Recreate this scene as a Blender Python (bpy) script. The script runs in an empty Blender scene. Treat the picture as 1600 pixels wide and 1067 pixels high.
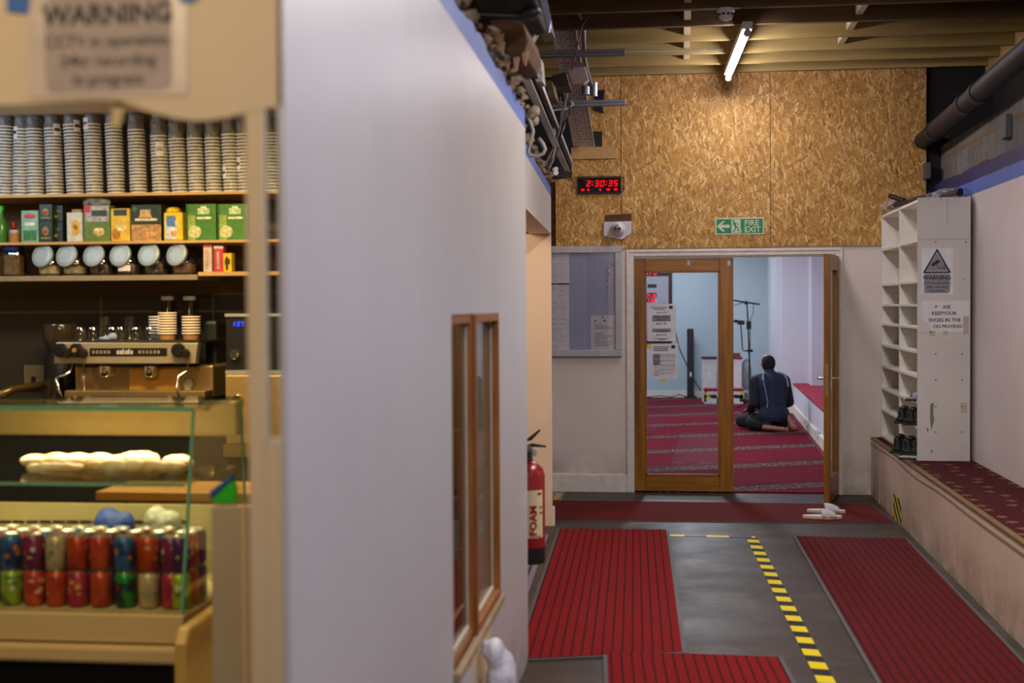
import bpy, bmesh, math, random
from mathutils import Vector, Matrix
random.seed(7)
PI = math.pi
scene = bpy.context.scene
COL = scene.collection

# ---------------------------------------------------------------- camera
FPX = 2130.0
TH = math.atan(264 / FPX); PT = math.atan(56 / FPX); RO = -0.006
CAM = Vector((0, 0, 1.58))
ROT = Matrix.Rotation(TH, 3, 'Z') @ Matrix.Rotation(PI / 2 - PT, 3, 'X') @ Matrix.Rotation(RO, 3, 'Z')
cd = bpy.data.cameras.new('camera')
cd.sensor_width = 36; cd.lens = 36 * FPX / 1600; cd.clip_start = 0.05; cd.clip_end = 100
cd.dof.use_dof = True; cd.dof.focus_distance = 11.0; cd.dof.aperture_fstop = 2.4
cam = bpy.data.objects.new('camera', cd)
cam.matrix_world = Matrix.Translation(CAM) @ ROT.to_4x4()
COL.objects.link(cam); scene.camera = cam

# ---------------------------------------------------------------- world, exposure
w = bpy.data.worlds.new('world'); scene.world = w; w.use_nodes = True
w.node_tree.nodes['Background'].inputs[0].default_value = (0.5, 0.55, 0.7, 1)
w.node_tree.nodes['Background'].inputs[1].default_value = 0.02
vs = scene.view_settings
vs.view_transform = 'Standard'; vs.look = 'None'; vs.gamma = 1; vs.use_curve_mapping = False
vs.exposure = 0.0
scene.cycles.use_denoising = True
scene.cycles.max_bounces = 10; scene.cycles.transparent_max_bounces = 24
scene.cycles.diffuse_bounces = 5; scene.cycles.glossy_bounces = 4
scene.cycles.sample_clamp_indirect = 6
scene.cycles.caustics_reflective = False; scene.cycles.caustics_refractive = False

def area(name, loc, target, sx, sy, power, color, spread=PI):
    l = bpy.data.lights.new(name, 'AREA'); l.shape = 'RECTANGLE'; l.size = sx; l.size_y = sy
    l.energy = power; l.color = color; l.spread = spread
    o = bpy.data.objects.new(name, l); o.location = loc
    o.rotation_euler = (Vector(target) - Vector(loc)).to_track_quat('-Z', 'Y').to_euler()
    COL.objects.link(o); return o
# hall: unseen second batten, added fill lamp, and daylight from the entrance behind the camera
area('hall_unseen_light', (0.9, 2.4, 3.38), (0.9, 2.4, 0), 0.12, 1.8, 62, (0.92, 0.91, 1.0))
area('hall_unseen_light', (0.8, 6.4, 3.40), (0.8, 6.4, 0), 0.12, 1.8, 84, (1.0, 0.93, 0.87))  # added out of view to brighten the far wall
area('entrance_daylight', (1.0, -2.5, 3.3), (0.3, 4, 0.6), 2.2, 1.0, 50, (0.80, 0.84, 1.0))
area('corridor_batten_light', (0.41, 10.3, 3.33), (0.41, 10.3, 0), 0.05, 1.9, 12, (1.0, 0.95, 0.90))
# cafe lamps
area('cafe_ceiling_light', (-2.2, 5.4, 2.52), (-2.2, 5.5, 0), 0.9, 0.3, 50, (1.0, 0.72, 0.34))
area('cafe_front_light', (-1.75, 3.1, 2.52), (-1.9, 4.4, 0.6), 0.6, 0.3, 34, (1.0, 0.74, 0.38))
area('cafe_cool_light', (-3.7, 5.6, 2.45), (-3.1, 6.6, 2.3), 0.4, 0.4, 9, (0.62, 0.78, 1.0))  # cool lamp added close to the cups for their bluish cast
area('kitchen_doorway_light', (-1.6, 8.2, 2.3), (-1.0, 9.7, 1.0), 0.5, 0.4, 16, (1.0, 0.74, 0.54))
area('counter_lobby_light', (-1.3, 0.6, 2.6), (-1.2, 2.1, 1.9), 0.5, 0.5, 17, (1.0, 0.76, 0.48))
# prayer room panels
area('prayer_room_light', (-0.1, 14.6, 2.86), (-0.1, 14.6, 0), 0.15, 1.2, 84, (0.88, 0.92, 1.0))
area('prayer_room_light', (-0.3, 18.5, 2.86), (-0.3, 18.5, 0), 1.2, 1.2, 84, (0.88, 0.92, 1.0))
area('prayer_room_light', (-0.3, 21.8, 2.86), (-0.3, 21.8, 0), 1.2, 0.8, 50, (0.84, 0.92, 1.0))

# ---------------------------------------------------------------- pixel rays into the world (the place was measured from the photograph)
def ray(px, py):
    return ROT @ Vector(((px - 800) / FPX, -(py - 533.5) / FPX, -1))
def aY(px, py, Y):
    d = ray(px, py); return CAM + d * (Y / d.y)
def aX(px, py, X):
    d = ray(px, py); return CAM + d * (X / d.x)
def aZ(px, py, Z):
    d = ray(px, py); return CAM + d * ((Z - CAM.z) / d.z)
def aP(px, py, p0, n):
    d = ray(px, py); p0 = Vector(p0); n = Vector(n)
    return CAM + d * ((p0 - CAM).dot(n) / d.dot(n))

# ---------------------------------------------------------------- materials
def lin(c):
    if isinstance(c, str):
        c = tuple(int(c[i:i + 2], 16) / 255 for i in (0, 2, 4))
    return tuple(x / 12.92 if x <= 0.04045 else ((x + 0.055) / 1.055) ** 2.4 for x in c[:3]) + (1,)
class NT:
    def __init__(s, name):
        s.m = bpy.data.materials.new(name); s.m.use_nodes = True; s.t = s.m.node_tree; s.t.nodes.clear()
        s.out = s.n('ShaderNodeOutputMaterial')
    def n(s, k, **kw):
        q = s.t.nodes.new(k)
        for a, b in kw.items():
            if isinstance(b, tuple) and len(b) == 2 and b[0] == 'in': pass
            setattr(q, a, b)
        return q
    def l(s, a, b): s.t.links.new(a, b)
    def coord(s, kind='Object', scale=(1, 1, 1), rot=(0, 0, 0), loc=(0, 0, 0)):
        c = s.n('ShaderNodeTexCoord'); m = s.n('ShaderNodeMapping')
        m.inputs['Scale'].default_value = scale; m.inputs['Rotation'].default_value = rot; m.inputs['Location'].default_value = loc
        s.l(c.outputs[kind], m.inputs['Vector']); return m.outputs[0]
    def noise(s, vec, scale, detail=3, rough=0.55):
        q = s.n('ShaderNodeTexNoise'); q.inputs['Scale'].default_value = scale; q.inputs['Detail'].default_value = detail
        q.inputs['Roughness'].default_value = rough
        s.l(vec, q.inputs['Vector']); return q.outputs['Fac']
    def ramp(s, fac, stops, interp='LINEAR'):
        q = s.n('ShaderNodeValToRGB'); q.color_ramp.interpolation = interp
        e = q.color_ramp.elements
        while len(e) < len(stops): e.new(0.5)
        for i, (p, c) in enumerate(stops):
            e[i].position = p; e[i].color = lin(c) if not isinstance(c, float) else (c, c, c, 1)
        s.l(fac, q.inputs[0]); return q.outputs[0]
    def mix(s, fac, a, b, mode='MIX'):
        q = s.n('ShaderNodeMix', data_type='RGBA', blend_type=mode)
        for v, i in ((fac, 0), (a, 6), (b, 7)):
            if hasattr(v, 'is_output'): s.l(v, q.inputs[i])
            elif i == 0: q.inputs[0].default_value = v
            else: q.inputs[i].default_value = lin(v)
        return q.outputs[2]
    def math(s, op, a, b=0.0, c=None):
        q = s.n('ShaderNodeMath', operation=op)
        for i, v in enumerate((a, b, c)):
            if v is None: continue
            if hasattr(v, 'is_output'): s.l(v, q.inputs[i])
            else: q.inputs[i].default_value = v
        return q.outputs[0]
    def xyz(s, vec):
        q = s.n('ShaderNodeSeparateXYZ'); s.l(vec, q.inputs[0]); return q.outputs
    def bsdf(s, col, rough=0.6, metal=0.0, bump=None, bstr=0.2, spec=0.5, dist=0.01, **kw):
        q = s.n('ShaderNodeBsdfPrincipled')
        if hasattr(col, 'is_output'): s.l(col, q.inputs['Base Color'])
        else: q.inputs['Base Color'].default_value = lin(col)
        if hasattr(rough, 'is_output'): s.l(rough, q.inputs['Roughness'])
        else: q.inputs['Roughness'].default_value = rough
        q.inputs['Metallic'].default_value = metal; q.inputs['Specular IOR Level'].default_value = spec
        for k, v in kw.items(): q.inputs[k.replace('_', ' ')].default_value = v
        if bump is not None:
            b = s.n('ShaderNodeBump'); b.inputs['Strength'].default_value = bstr; b.inputs['Distance'].default_value = dist
            s.l(bump, b.inputs['Height']); s.l(b.outputs[0], q.inputs['Normal'])
        s.l(q.outputs[0], s.out.inputs[0]); return s.m
MC = {}
def M_(col, rough=0.6, metal=0.0, var=0.06, scale=18, bstr=0.05, spec=0.5, name=None):
    """plain painted / plastic / metal surface with a slight procedural mottling"""
    k = (col, rough, metal, var, scale, spec)
    if k in MC: return MC[k]
    t = NT(name or 'surface_' + str(col)); v = t.coord()
    nz = t.noise(v, scale, 4)
    c = lin(col)[:3]
    q = t.n('ShaderNodeValToRGB')
    q.color_ramp.elements[0].position = 0.3; q.color_ramp.elements[1].position = 0.7
    q.color_ramp.elements[0].color = tuple(x * (1 - var * 2) for x in c) + (1,)
    q.color_ramp.elements[1].color = tuple(min(1, x * (1 + var)) for x in c) + (1,)
    t.l(nz, q.inputs[0])
    MC[k] = t.bsdf(q.outputs[0], rough, metal, nz, bstr, spec)
    return MC[k]
def emit(col, strength, name='glowing'):
    t = NT(name); e = t.n('ShaderNodeEmission'); e.inputs[0].default_value = lin(col); e.inputs[1].default_value = strength
    t.l(e.outputs[0], t.out.inputs[0]); return t.m
def glass(tint=(0.95, 0.97, 0.97), gloss=0.04, rough=0.02, streak=0.0, name='clear_glass'):
    t = NT(name); tr = t.n('ShaderNodeBsdfTransparent'); tr.inputs[0].default_value = tint + (1,)
    g = t.n('ShaderNodeBsdfGlossy'); g.inputs['Roughness'].default_value = rough
    lw = t.n('ShaderNodeLayerWeight'); lw.inputs[0].default_value = 0.5
    f = t.math('ADD', t.math('MULTIPLY', t.math('POWER', lw.outputs['Facing'], 5.0), 0.8), gloss)
    if streak:
        f = t.math('ADD', f, t.math('MULTIPLY', t.ramp(t.noise(t.coord(), 40, 4), [(0.5, 0.0), (0.75, 1.0)]), streak))
    mx = t.n('ShaderNodeMixShader'); t.l(f, mx.inputs[0]); t.l(tr.outputs[0], mx.inputs[1]); t.l(g.outputs[0], mx.inputs[2])
    t.l(mx.outputs[0], t.out.inputs[0]); return t.m
def film(tint, amount, rough=0.25, name='clear_plastic_film'):
    """crinkled cellophane / polythene: mostly transparent with glossy creases"""
    t = NT(name); v = t.coord()
    tr = t.n('ShaderNodeBsdfTransparent'); tr.inputs[0].default_value = tint + (1,)
    g = t.n('ShaderNodeBsdfPrincipled'); g.inputs['Base Color'].default_value = (0.75, 0.77, 0.8, 1); g.inputs['Roughness'].default_value = rough
    b = t.n('ShaderNodeBump'); b.inputs['Strength'].default_value = 1.0; b.inputs['Distance'].default_value = 0.02
    nz = t.noise(v, 28, 4, 0.7); t.l(nz, b.inputs['Height']); t.l(b.outputs[0], g.inputs['Normal'])
    f = t.math('MULTIPLY', t.ramp(nz, [(0.42, 0.15), (0.62, 1.0)]), amount)
    mx = t.n('ShaderNodeMixShader'); t.l(f, mx.inputs[0]); t.l(tr.outputs[0], mx.inputs[1]); t.l(g.outputs[0], mx.inputs[2])
    t.l(mx.outputs[0], t.out.inputs[0]); return t.m

def wood(name, a, b, axis='X', scale=6, stretch=14, rough=0.5, knots=False, stain=None):
    t = NT(name)
    sc = {'X': (1 / stretch, 1, 1), 'Y': (1, 1 / stretch, 1), 'Z': (1, 1, 1 / stretch)}[axis]
    v = t.coord(scale=tuple(x * scale * 4 for x in sc))
    nz = t.noise(v, 1.6, 5, 0.6)
    c = t.ramp(nz, [(0.3, a), (0.68, b)])
    if stain:
        c = t.mix(t.ramp(t.noise(t.coord(scale=sc), 7, 3), [(0.56, 0.0), (0.7, 0.75)]), c, stain)
    if knots:
        vo = t.n('ShaderNodeTexVoronoi'); vo.inputs['Scale'].default_value = 1.7
        t.l(t.coord(scale=(1, 2.2, 2.2)), vo.inputs['Vector'])
        c = t.mix(t.ramp(vo.outputs['Distance'], [(0.03, 1.0), (0.07, 0.0)]), c, '5e4a2a')
    return t.bsdf(c, rough, 0, nz, 0.15)
def paint(name, base, dirt, scuff=0.3, rough=0.55, low=None, bump=0.1):
    """painted plaster; dirt and scuffs have shapes of their own, low = grubby skirting zone (height in metres)"""
    t = NT(name); v = t.coord()
    c = t.mix(t.ramp(t.noise(v, 1.1, 5, 0.6), [(0.35, 0.0), (0.75, 0.5)]), base, dirt)
    c = t.mix(t.ramp(t.noise(t.coord(scale=(6, 6, 1.2)), 2.2, 6, 0.75), [(0.66, 0.0), (0.74, scuff)]), c, dirt)
    if low:
        z = t.xyz(t.n('ShaderNodeNewGeometry').outputs['Position'])[2]
        lowf = t.math('SUBTRACT', 1.0, t.math('DIVIDE', z, low)); lowf = t.math('MAXIMUM', lowf, 0.0)
        c = t.mix(t.math('MULTIPLY', lowf, t.ramp(t.noise(v, 5, 5, 0.7), [(0.35, 0.0), (0.7, 0.9)])), c, '7d6a4c')
    return t.bsdf(c, rough, 0, t.noise(v, 60, 3), bump, dist=0.003)
def osb():
    t = NT('oriented_strand_board')
    c0 = t.coord()
    base = t.ramp(t.noise(c0, 14, 4, 0.7), [(0.3, '8a5f28'), (0.5, 'b0823c'), (0.72, 'c4964e')])
    h = t.noise(c0, 30, 3)
    pal = [(0.0, '8e6226'), (0.22, 'aa7a32'), (0.5, 'c08e42'), (0.78, 'd2a458'), (0.93, 'ecca8c'), (1.0, '5c3a14')]
    c = base
    rnd = random.Random(3)
    for i in range(13):
        a = rnd.uniform(-1.2, 1.2) if i % 2 else rnd.uniform(-0.45, 0.45)
        sx, sz = rnd.uniform(38, 64), rnd.uniform(7, 13)
        v = t.coord(rot=(0, a, 0)); m = t.n('ShaderNodeMapping'); m.inputs['Scale'].default_value = (sx, 1.3, sz)
        m.inputs['Location'].default_value = (rnd.uniform(0, 50), i * 3.1, rnd.uniform(0, 50)); t.l(v, m.inputs[0])
        vo = t.n('ShaderNodeTexVoronoi', distance='CHEBYCHEV'); vo.inputs['Scale'].default_value = 1.0
        t.l(m.outputs[0], vo.inputs['Vector'])
        rgb = t.n('ShaderNodeSeparateColor'); t.l(vo.outputs['Color'], rgb.inputs[0])
        inside = t.math('LESS_THAN', vo.outputs['Distance'], t.math('ADD', 0.22, t.math('MULTIPLY', rgb.outputs[1], 0.2)))
        keep = t.math('GREATER_THAN', rgb.outputs[2], 0.40)
        f = t.math('MULTIPLY', t.math('MULTIPLY', inside, keep), 0.85)
        c = t.mix(f, c, t.ramp(rgb.outputs[0], pal))
    c = t.mix(t.ramp(t.noise(c0, 1.3, 4), [(0.45, 0.0), (0.8, 0.35)]), c, '96692f')
    return t.bsdf(c, 0.62, 0, h, 0.25)

# ---------------------------------------------------------------- mesh builder
def V(*a): return Vector(a)
class MB:
    def __init__(s): s.v = []; s.f = []
    def add(s, vs_, fs):
        k = len(s.v); s.v += [Vector(x) for x in vs_]; s.f += [tuple(i + k for i in f) for f in fs]; return s
    def box(s, x0, x1, y0, y1, z0, z1):
        return s.add([(x, y, z) for z in (z0, z1) for x, y in ((x0, y0), (x1, y0), (x1, y1), (x0, y1))],
                     [(0, 3, 2, 1), (4, 5, 6, 7), (0, 1, 5, 4), (1, 2, 6, 5), (2, 3, 7, 6), (3, 0, 4, 7)])
    def obox(s, c, u, v, n):
        """box with centre c and half-extent vectors u, v, n"""
        c, u, v, n = map(Vector, (c, u, v, n))
        P = [c + a * u + b * v + d * n for d in (-1, 1) for a, b in ((-1, -1), (1, -1), (1, 1), (-1, 1))]
        return s.add(P, [(0, 3, 2, 1), (4, 5, 6, 7), (0, 1, 5, 4), (1, 2, 6, 5), (2, 3, 7, 6), (3, 0, 4, 7)])
    def prism(s, pts, n):
        """closed polygon (3D points) thickened by vector n"""
        pts = [Vector(p) for p in pts]; n = Vector(n); k = len(pts)
        return s.add(pts + [p + n for p in pts], [tuple(range(k))[::-1], tuple(range(k, 2 * k))] +
                     [(i, (i + 1) % k, (i + 1) % k + k, i + k) for i in range(k)])
    def plan(s, pts, z0, z1): return s.prism([(x, y, z0) for x, y in pts], (0, 0, z1 - z0))
    def bar(s, a, b, w_, h, up=(0, 0, 1)):
        a, b = Vector(a), Vector(b); d = (b - a); m = (a + b) / 2; e = d.normalized()
        r = e.cross(Vector(up))
        if r.length < 1e-3: r = e.cross(Vector((0, 1, 0)))
        r.normalize(); u = r.cross(e)
        return s.obox(m, d / 2, r * w_ / 2, u * h / 2)
    def tube(s, pts, r, n=10, caps=True):
        pts = [Vector(p) for p in pts]; rr = r if isinstance(r, (list, tuple)) else [r] * len(pts)
        k0 = len(s.v); prev = None
        for i, p in enumerate(pts):
            d = (pts[min(i + 1, len(pts) - 1)] - pts[max(i - 1, 0)]).normalized()
            if prev is None:
                a = d.orthogonal().normalized()
            else:
                a = (prev - d * prev.dot(d)); a = a.normalized() if a.length > 1e-6 else d.orthogonal().normalized()
            prev = a; b = d.cross(a)
            for j in range(n):
                t = 2 * PI * j / n; s.v.append(p + (a * math.cos(t) + b * math.sin(t)) * rr[i])
        for i in range(len(pts) - 1):
            for j in range(n):
                j2 = (j + 1) % n; A = k0 + i * n; B = A + n
                s.f.append((A + j, A + j2, B + j2, B + j))
        if caps:
            s.f.append(tuple(k0 + j for j in range(n))[::-1]); s.f.append(tuple(k0 + (len(pts) - 1) * n + j for j in range(n)))
        return s
    def cyl(s, a, b, r, n=20): return s.tube([a, b], r, n)
    def lathe(s, c, prof, axis=(0, 0, 1), n=24, caps=True):
        """prof: list of (radius, distance along axis)"""
        c = Vector(c); e = Vector(axis).normalized(); a = e.orthogonal().normalized(); b = e.cross(a); k0 = len(s.v)
        for r, h in prof:
            for j in range(n):
                t = 2 * PI * j / n; s.v.append(c + e * h + (a * math.cos(t) + b * math.sin(t)) * max(r, 1e-5))
        for i in range(len(prof) - 1):
            for j in range(n):
                j2 = (j + 1) % n; A = k0 + i * n; B = A + n
                s.f.append((A + j, A + j2, B + j2, B + j))
        if caps:
            s.f.append(tuple(k0 + j for j in range(n))[::-1]); s.f.append(tuple(k0 + (len(prof) - 1) * n + j for j in range(n)))
        return s
    def ell(s, c, r, n=16, m=10, rot=None):
        c = Vector(c); k0 = len(s.v)
        for i in range(m + 1):
            th = PI * i / m
            for j in range(n):
                t = 2 * PI * j / n
                p = Vector((r[0] * math.sin(th) * math.cos(t), r[1] * math.sin(th) * math.sin(t), r[2] * math.cos(th)))
                if i in (0, m): p = Vector((1e-5 * math.cos(t), 1e-5 * math.sin(t), p.z))
                if rot is not None: p = rot @ p
                s.v.append(c + p)
        for i in range(m):
            for j in range(n):
                j2 = (j + 1) % n; A = k0 + i * n; B = A + n
                s.f.append((A + j, B + j, B + j2, A + j2))
        return s
    def cap(s, a, b, ra, rb, n=14):
        """tapered capsule"""
        a, b = Vector(a), Vector(b); d = (b - a).normalized(); L = (b - a).length; prof = []
        for i in range(6):
            t = PI / 2 * i / 5; prof.append((ra * math.sin(t), -ra * math.cos(t)))
        for i in range(6):
            t = PI / 2 * i / 5; prof.append((rb * math.cos(t), L + rb * math.sin(t)))
        return s.lathe(a, prof, d, n)
    def grid(s, fn, nu, nv):
        k0 = len(s.v)
        for i in range(nu + 1):
            for j in range(nv + 1): s.v.append(Vector(fn(i / nu, j / nv)))
        for i in range(nu):
            for j in range(nv):
                A = k0 + i * (nv + 1) + j; s.f.append((A, A + 1, A + nv + 2, A + nv + 1))
        return s
    def text(s, txt, o, r, u, size, align='CENTER', bold=0.0, depth=0.0008, squash=1.0):
        """lettering: baseline at o, reading along r, up u"""
        c = bpy.data.curves.new('lettering', 'FONT'); c.body = txt; c.size = size; c.align_x = align
        c.offset = bold * size; c.extrude = depth; c.resolution_u = 2
        ob = bpy.data.objects.new('lettering', c); me = bpy.data.meshes.new_from_object(ob)
        r, u = Vector(r).normalized(), Vector(u).normalized(); n = r.cross(u); o = Vector(o)
        s.add([o + r * (p.co.x * squash) + u * p.co.y + n * p.co.z for p in me.vertices], [tuple(f.vertices) for f in me.polygons])
        bpy.data.objects.remove(ob); bpy.data.curves.remove(c); bpy.data.meshes.remove(me)
        return s
    def mesh(s, name, smooth=False, mat=None, xf=None, fix=True):
        me = bpy.data.meshes.new(name)
        vv = [xf @ p for p in s.v] if xf is not None else s.v
        me.from_pydata([tuple(p) for p in vv], [], s.f)
        if fix:
            bm = bmesh.new(); bm.from_mesh(me); bmesh.ops.recalc_face_normals(bm, faces=bm.faces); bm.to_mesh(me); bm.free()
        if smooth:
            for p in me.polygons: p.use_smooth = True
        if mat: me.materials.append(mat)
        return me
def wm(o):
    m = Matrix.Identity(4)
    while o is not None: m = o.matrix_basis @ m; o = o.parent
    return m
def put(mb, name, mat, parent=None, smooth=False, bevel=0.0, seg=2, loc=None, auto=False, fix=True, wn=None):
    """link mb as ONE mesh object; its points are world points. A top-level mesh gets its origin at its base."""
    if parent is None:
        xs = [p.x for p in mb.v]; ys = [p.y for p in mb.v]; zs = [p.z for p in mb.v]
        if loc is None: loc = ((min(xs) + max(xs)) / 2, (min(ys) + max(ys)) / 2, min(zs))
        xf = Matrix.Translation(-Vector(loc))
    else:
        xf = wm(parent).inverted(); loc = (0, 0, 0)
    me = mb.mesh(name, smooth, mat, xf, fix)
    o = bpy.data.objects.new(name, me); o.location = loc; o.parent = parent; COL.objects.link(o)
    if bevel:
        b = o.modifiers.new('edge', 'BEVEL'); b.width = bevel; b.segments = seg; b.limit_method = 'ANGLE'; b.angle_limit = 0.7
    if auto:
        for p in me.polygons: p.use_smooth = True
        try: me.set_sharp_from_angle(angle=0.7)
        except Exception: pass
    return o
def organic(mb, name, mat, parent=None, voxel=0.01, smooth=6, fac=0.5, loc=None):
    """fuse overlapping solids into one continuous skin"""
    me = mb.mesh('tmp'); ob = bpy.data.objects.new('tmp', me); COL.objects.link(ob)
    r = ob.modifiers.new('r', 'REMESH'); r.mode = 'VOXEL'; r.voxel_size = voxel
    if smooth:
        q = ob.modifiers.new('s', 'SMOOTH'); q.iterations = smooth; q.factor = fac
    bpy.context.view_layer.update()
    dg = bpy.context.evaluated_depsgraph_get(); ev = ob.evaluated_get(dg)
    m2 = bpy.data.meshes.new_from_object(ev)
    out = MB(); out.add([v.co for v in m2.vertices], [tuple(p.vertices) for p in m2.polygons])
    bpy.data.objects.remove(ob); bpy.data.meshes.remove(me); bpy.data.meshes.remove(m2)
    return put(out, name, mat, parent, smooth=True, loc=loc)
def thing(name, label, cat, loc=(0, 0, 0), rz=0.0, group=None):
    o = bpy.data.objects.new(name, None); o.empty_display_size = 0.1; COL.objects.link(o)
    o.location = loc; o.rotation_euler = (0, 0, rz); o['label'] = label; o['category'] = cat
    if group: o['group'] = group
    return o
def tag(o, label, cat, group=None):
    o['label'] = label; o['category'] = cat
    if group: o['group'] = group
    return o
def struct(o): o['kind'] = 'structure'; return o
def dup(root, loc=None, rz=None, label=None):
    def cp(o, par):
        c = o.copy(); COL.objects.link(c); c.parent = par
        for ch in list(o.children):
            if ch is not c: cp(ch, c)
        return c
    r = cp(root, None)
    if loc is not None: r.location = loc
    if rz is not None: r.rotation_euler = (0, 0, rz)
    if label: r['label'] = label
    return r

# ---------------------------------------------------------------- shared materials
m_wall_white = paint('white_wall_paint', 'e8dcd4', 'c6b8ac', 0.35, low=0.4)
m_wall_left = paint('lilac_white_wall_paint', 'c0bec1', 'aba7aa', 0.25, rough=0.38, low=0.35)
m_wall_right = paint('off_white_wall_paint', 'ded3d2', 'b8aaa4', 0.3, low=0.5)
m_bench = paint('pinkish_bench_paint', 'dcc6b4', 'a89078', 0.45, low=0.3)
m_cream = paint('cream_counter_paint', 'd8c09a', 'c4a880', 0.2)
m_jamb = paint('cream_jamb_paint', 'ecd2b4', 'd8b894', 0.2)
m_blue = paint('blue_band_paint', '4262b4', '6f88c8', 0.5)
m_bluedark = paint('dark_blue_band_paint', '12205a', '101a40', 0.5)
m_block = paint('grey_concrete_block', '6b6862', '4c4943', 0.6, rough=0.9, bump=0.6)
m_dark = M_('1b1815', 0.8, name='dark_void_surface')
m_brown = wood('dark_torn_timber', '3a2413', '6b4522', 'X', 5, 6, 0.85)
m_joist = wood('treated_joist_timber', '86743e', 'b29a5a', 'X', 2.2, 16, 0.7, knots=True)
m_joist_dk = wood('dark_joist_timber', '4a361c', '6e5430', 'X', 2.2, 16, 0.7)  # dark brown timber, also darkened against light bounced from the hall lamps
m_deck = wood('roof_deck_board', '4a3820', '6a5230', 'X', 2, 10, 0.8)
m_osb = osb()
m_osb2 = wood('pale_chipboard_plank', 'a98549', 'c9a568', 'X', 9, 3, 0.7)
m_oak = wood('varnished_oak', '744808', 'a46c14', 'Z', 5, 16, 0.35, stain='4f2d0b')
m_oakx = wood('varnished_oak_rail', '744808', 'a46c14', 'X', 5, 16, 0.35)
m_sash = wood('brown_sash_timber', '7a4418', '9c6228', 'Z', 6, 10, 0.4)
m_trimw = M_('e8e0d4', 0.4, name='white_gloss_trim')
m_grey = M_('9a9ca2', 0.35, 0.6, name='satin_aluminium')
m_steel = M_('a2a5a8', 0.42, 0.3, name='galvanised_steel')
m_steel_dk = M_('6c7078', 0.45, 0.3, name='grey_steel_channel')
m_chrome = M_('d8d8d8', 0.12, 1.0, name='chrome')
m_black = M_('101114', 0.45, name='black_plastic')
m_blackm = M_('1a1b20', 0.35, 0.3, name='black_metal')
m_white = M_('e2e0de', 0.45, name='white_plastic')
m_paper = M_('dcd6da', 0.7, 0, 0.03, 6, name='white_paper')
m_ink = M_('2a282c', 0.7, name='black_ink')
m_greyink = M_('8a888e', 0.7, name='grey_print')
m_yellow = M_('d8c416', 0.5, name='yellow_tape')
m_glass = glass()
m_glass_g = glass((0.92, 0.975, 0.945), 0.04, streak=0.06, name='green_tinted_glass')
m_film = film((0.93, 0.95, 0.98), 0.30)
m_red = M_('8e0c12', 0.28, name='red_enamel')

# ================================================================ SETTING
FW = 11.5          # far wall of the hall
def floor_mat():
    t = NT('worn_grey_vinyl_planks'); v = t.coord()
    br = t.n('ShaderNodeTexBrick'); br.inputs['Scale'].default_value = 1.0; br.inputs['Brick Width'].default_value = 1.25
    br.inputs['Row Height'].default_value = 0.19; br.inputs['Mortar Size'].default_value = 0.006; br.offset = 0.37
    br.inputs['Color1'].default_value = lin('3e2f22'); br.inputs['Color2'].default_value = lin('2c2118'); br.inputs['Mortar'].default_value = lin('2e2925')
    t.l(v, br.inputs['Vector'])
    g = t.noise(t.coord(scale=(1.2, 14, 1)), 3, 6, 0.7)
    c = t.mix(t.ramp(g, [(0.3, 0.6), (0.7, 0.0)]), br.outputs['Color'], '3b342d')
    c = t.mix(t.ramp(t.noise(v, 2.3, 5, 0.7), [(0.5, 0.0), (0.75, 0.4)]), c, '6e6458')
    r = t.ramp(t.noise(v, 3, 4), [(0.3, 0.40), (0.8, 0.6)])
    return t.bsdf(c, r, 0, g, 0.08, dist=0.004, spec=0.26)
struct(put(MB().box(-6, 3.2, -6, FW, -0.1, 0.0), 'floor', floor_mat()))
# far wall, painted lower part, doorway from x -0.39 to 1.25
DX0, DX1, DH = -0.392, 1.254, 1.975
b = MB().box(-2.6, DX0 - 0.03, FW, FW + 0.14, 0, 2.08).box(DX1 + 0.03, 2.6, FW, FW + 0.14, 0, 2.08).box(DX0 - 0.03, DX1 + 0.03, FW, FW + 0.14, DH + 0.03, 2.08)
struct(put(b, 'wall_far', m_wall_white))
# strand board panels above it (three boards with a stepped cut-out at the upper end)
y0 = FW - 0.018
def X_(px, py=300): return aY(px, py, y0).x
def Z_(px, py): return aY(px, py, y0).z
xa, xb, xc, xd = X_(868), X_(971), X_(1204), X_(1447)
zt = 3.5; zb = Z_(1120, 387)
def onwall(pts): return [aY(px, py, y0) for px, py in pts]
p1 = [(xa, zb), (xb - .005, zb), (xb - .005, zt), (X_(905), zt), (X_(905), Z_(905, 232)), (X_(893), Z_(893, 232)), (X_(893), Z_(893, 277)), (xa, Z_(868, 280))]
struct(put(MB().prism([(x, y0, z) for x, z in p1], (0, 0.017, 0)), 'wall_board_panel', m_osb))
for q0, q1 in ((xb, xc - .004), (xc, xd)):
    struct(put(MB().box(q0, q1, y0, y0 + 0.017, zb + (0.0 if q0 == xb else 0.004), zt), 'wall_board_panel', m_osb))
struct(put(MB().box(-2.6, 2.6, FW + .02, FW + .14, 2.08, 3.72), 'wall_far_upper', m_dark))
tag(put(MB().box(X_(893), X_(962), y0 - .019, y0 - .001, Z_(893, 249), Z_(893, 231)), 'board_strip', m_osb2), 'narrow pale board strip fixed to the strand board below the steel tray', 'board')
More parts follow.
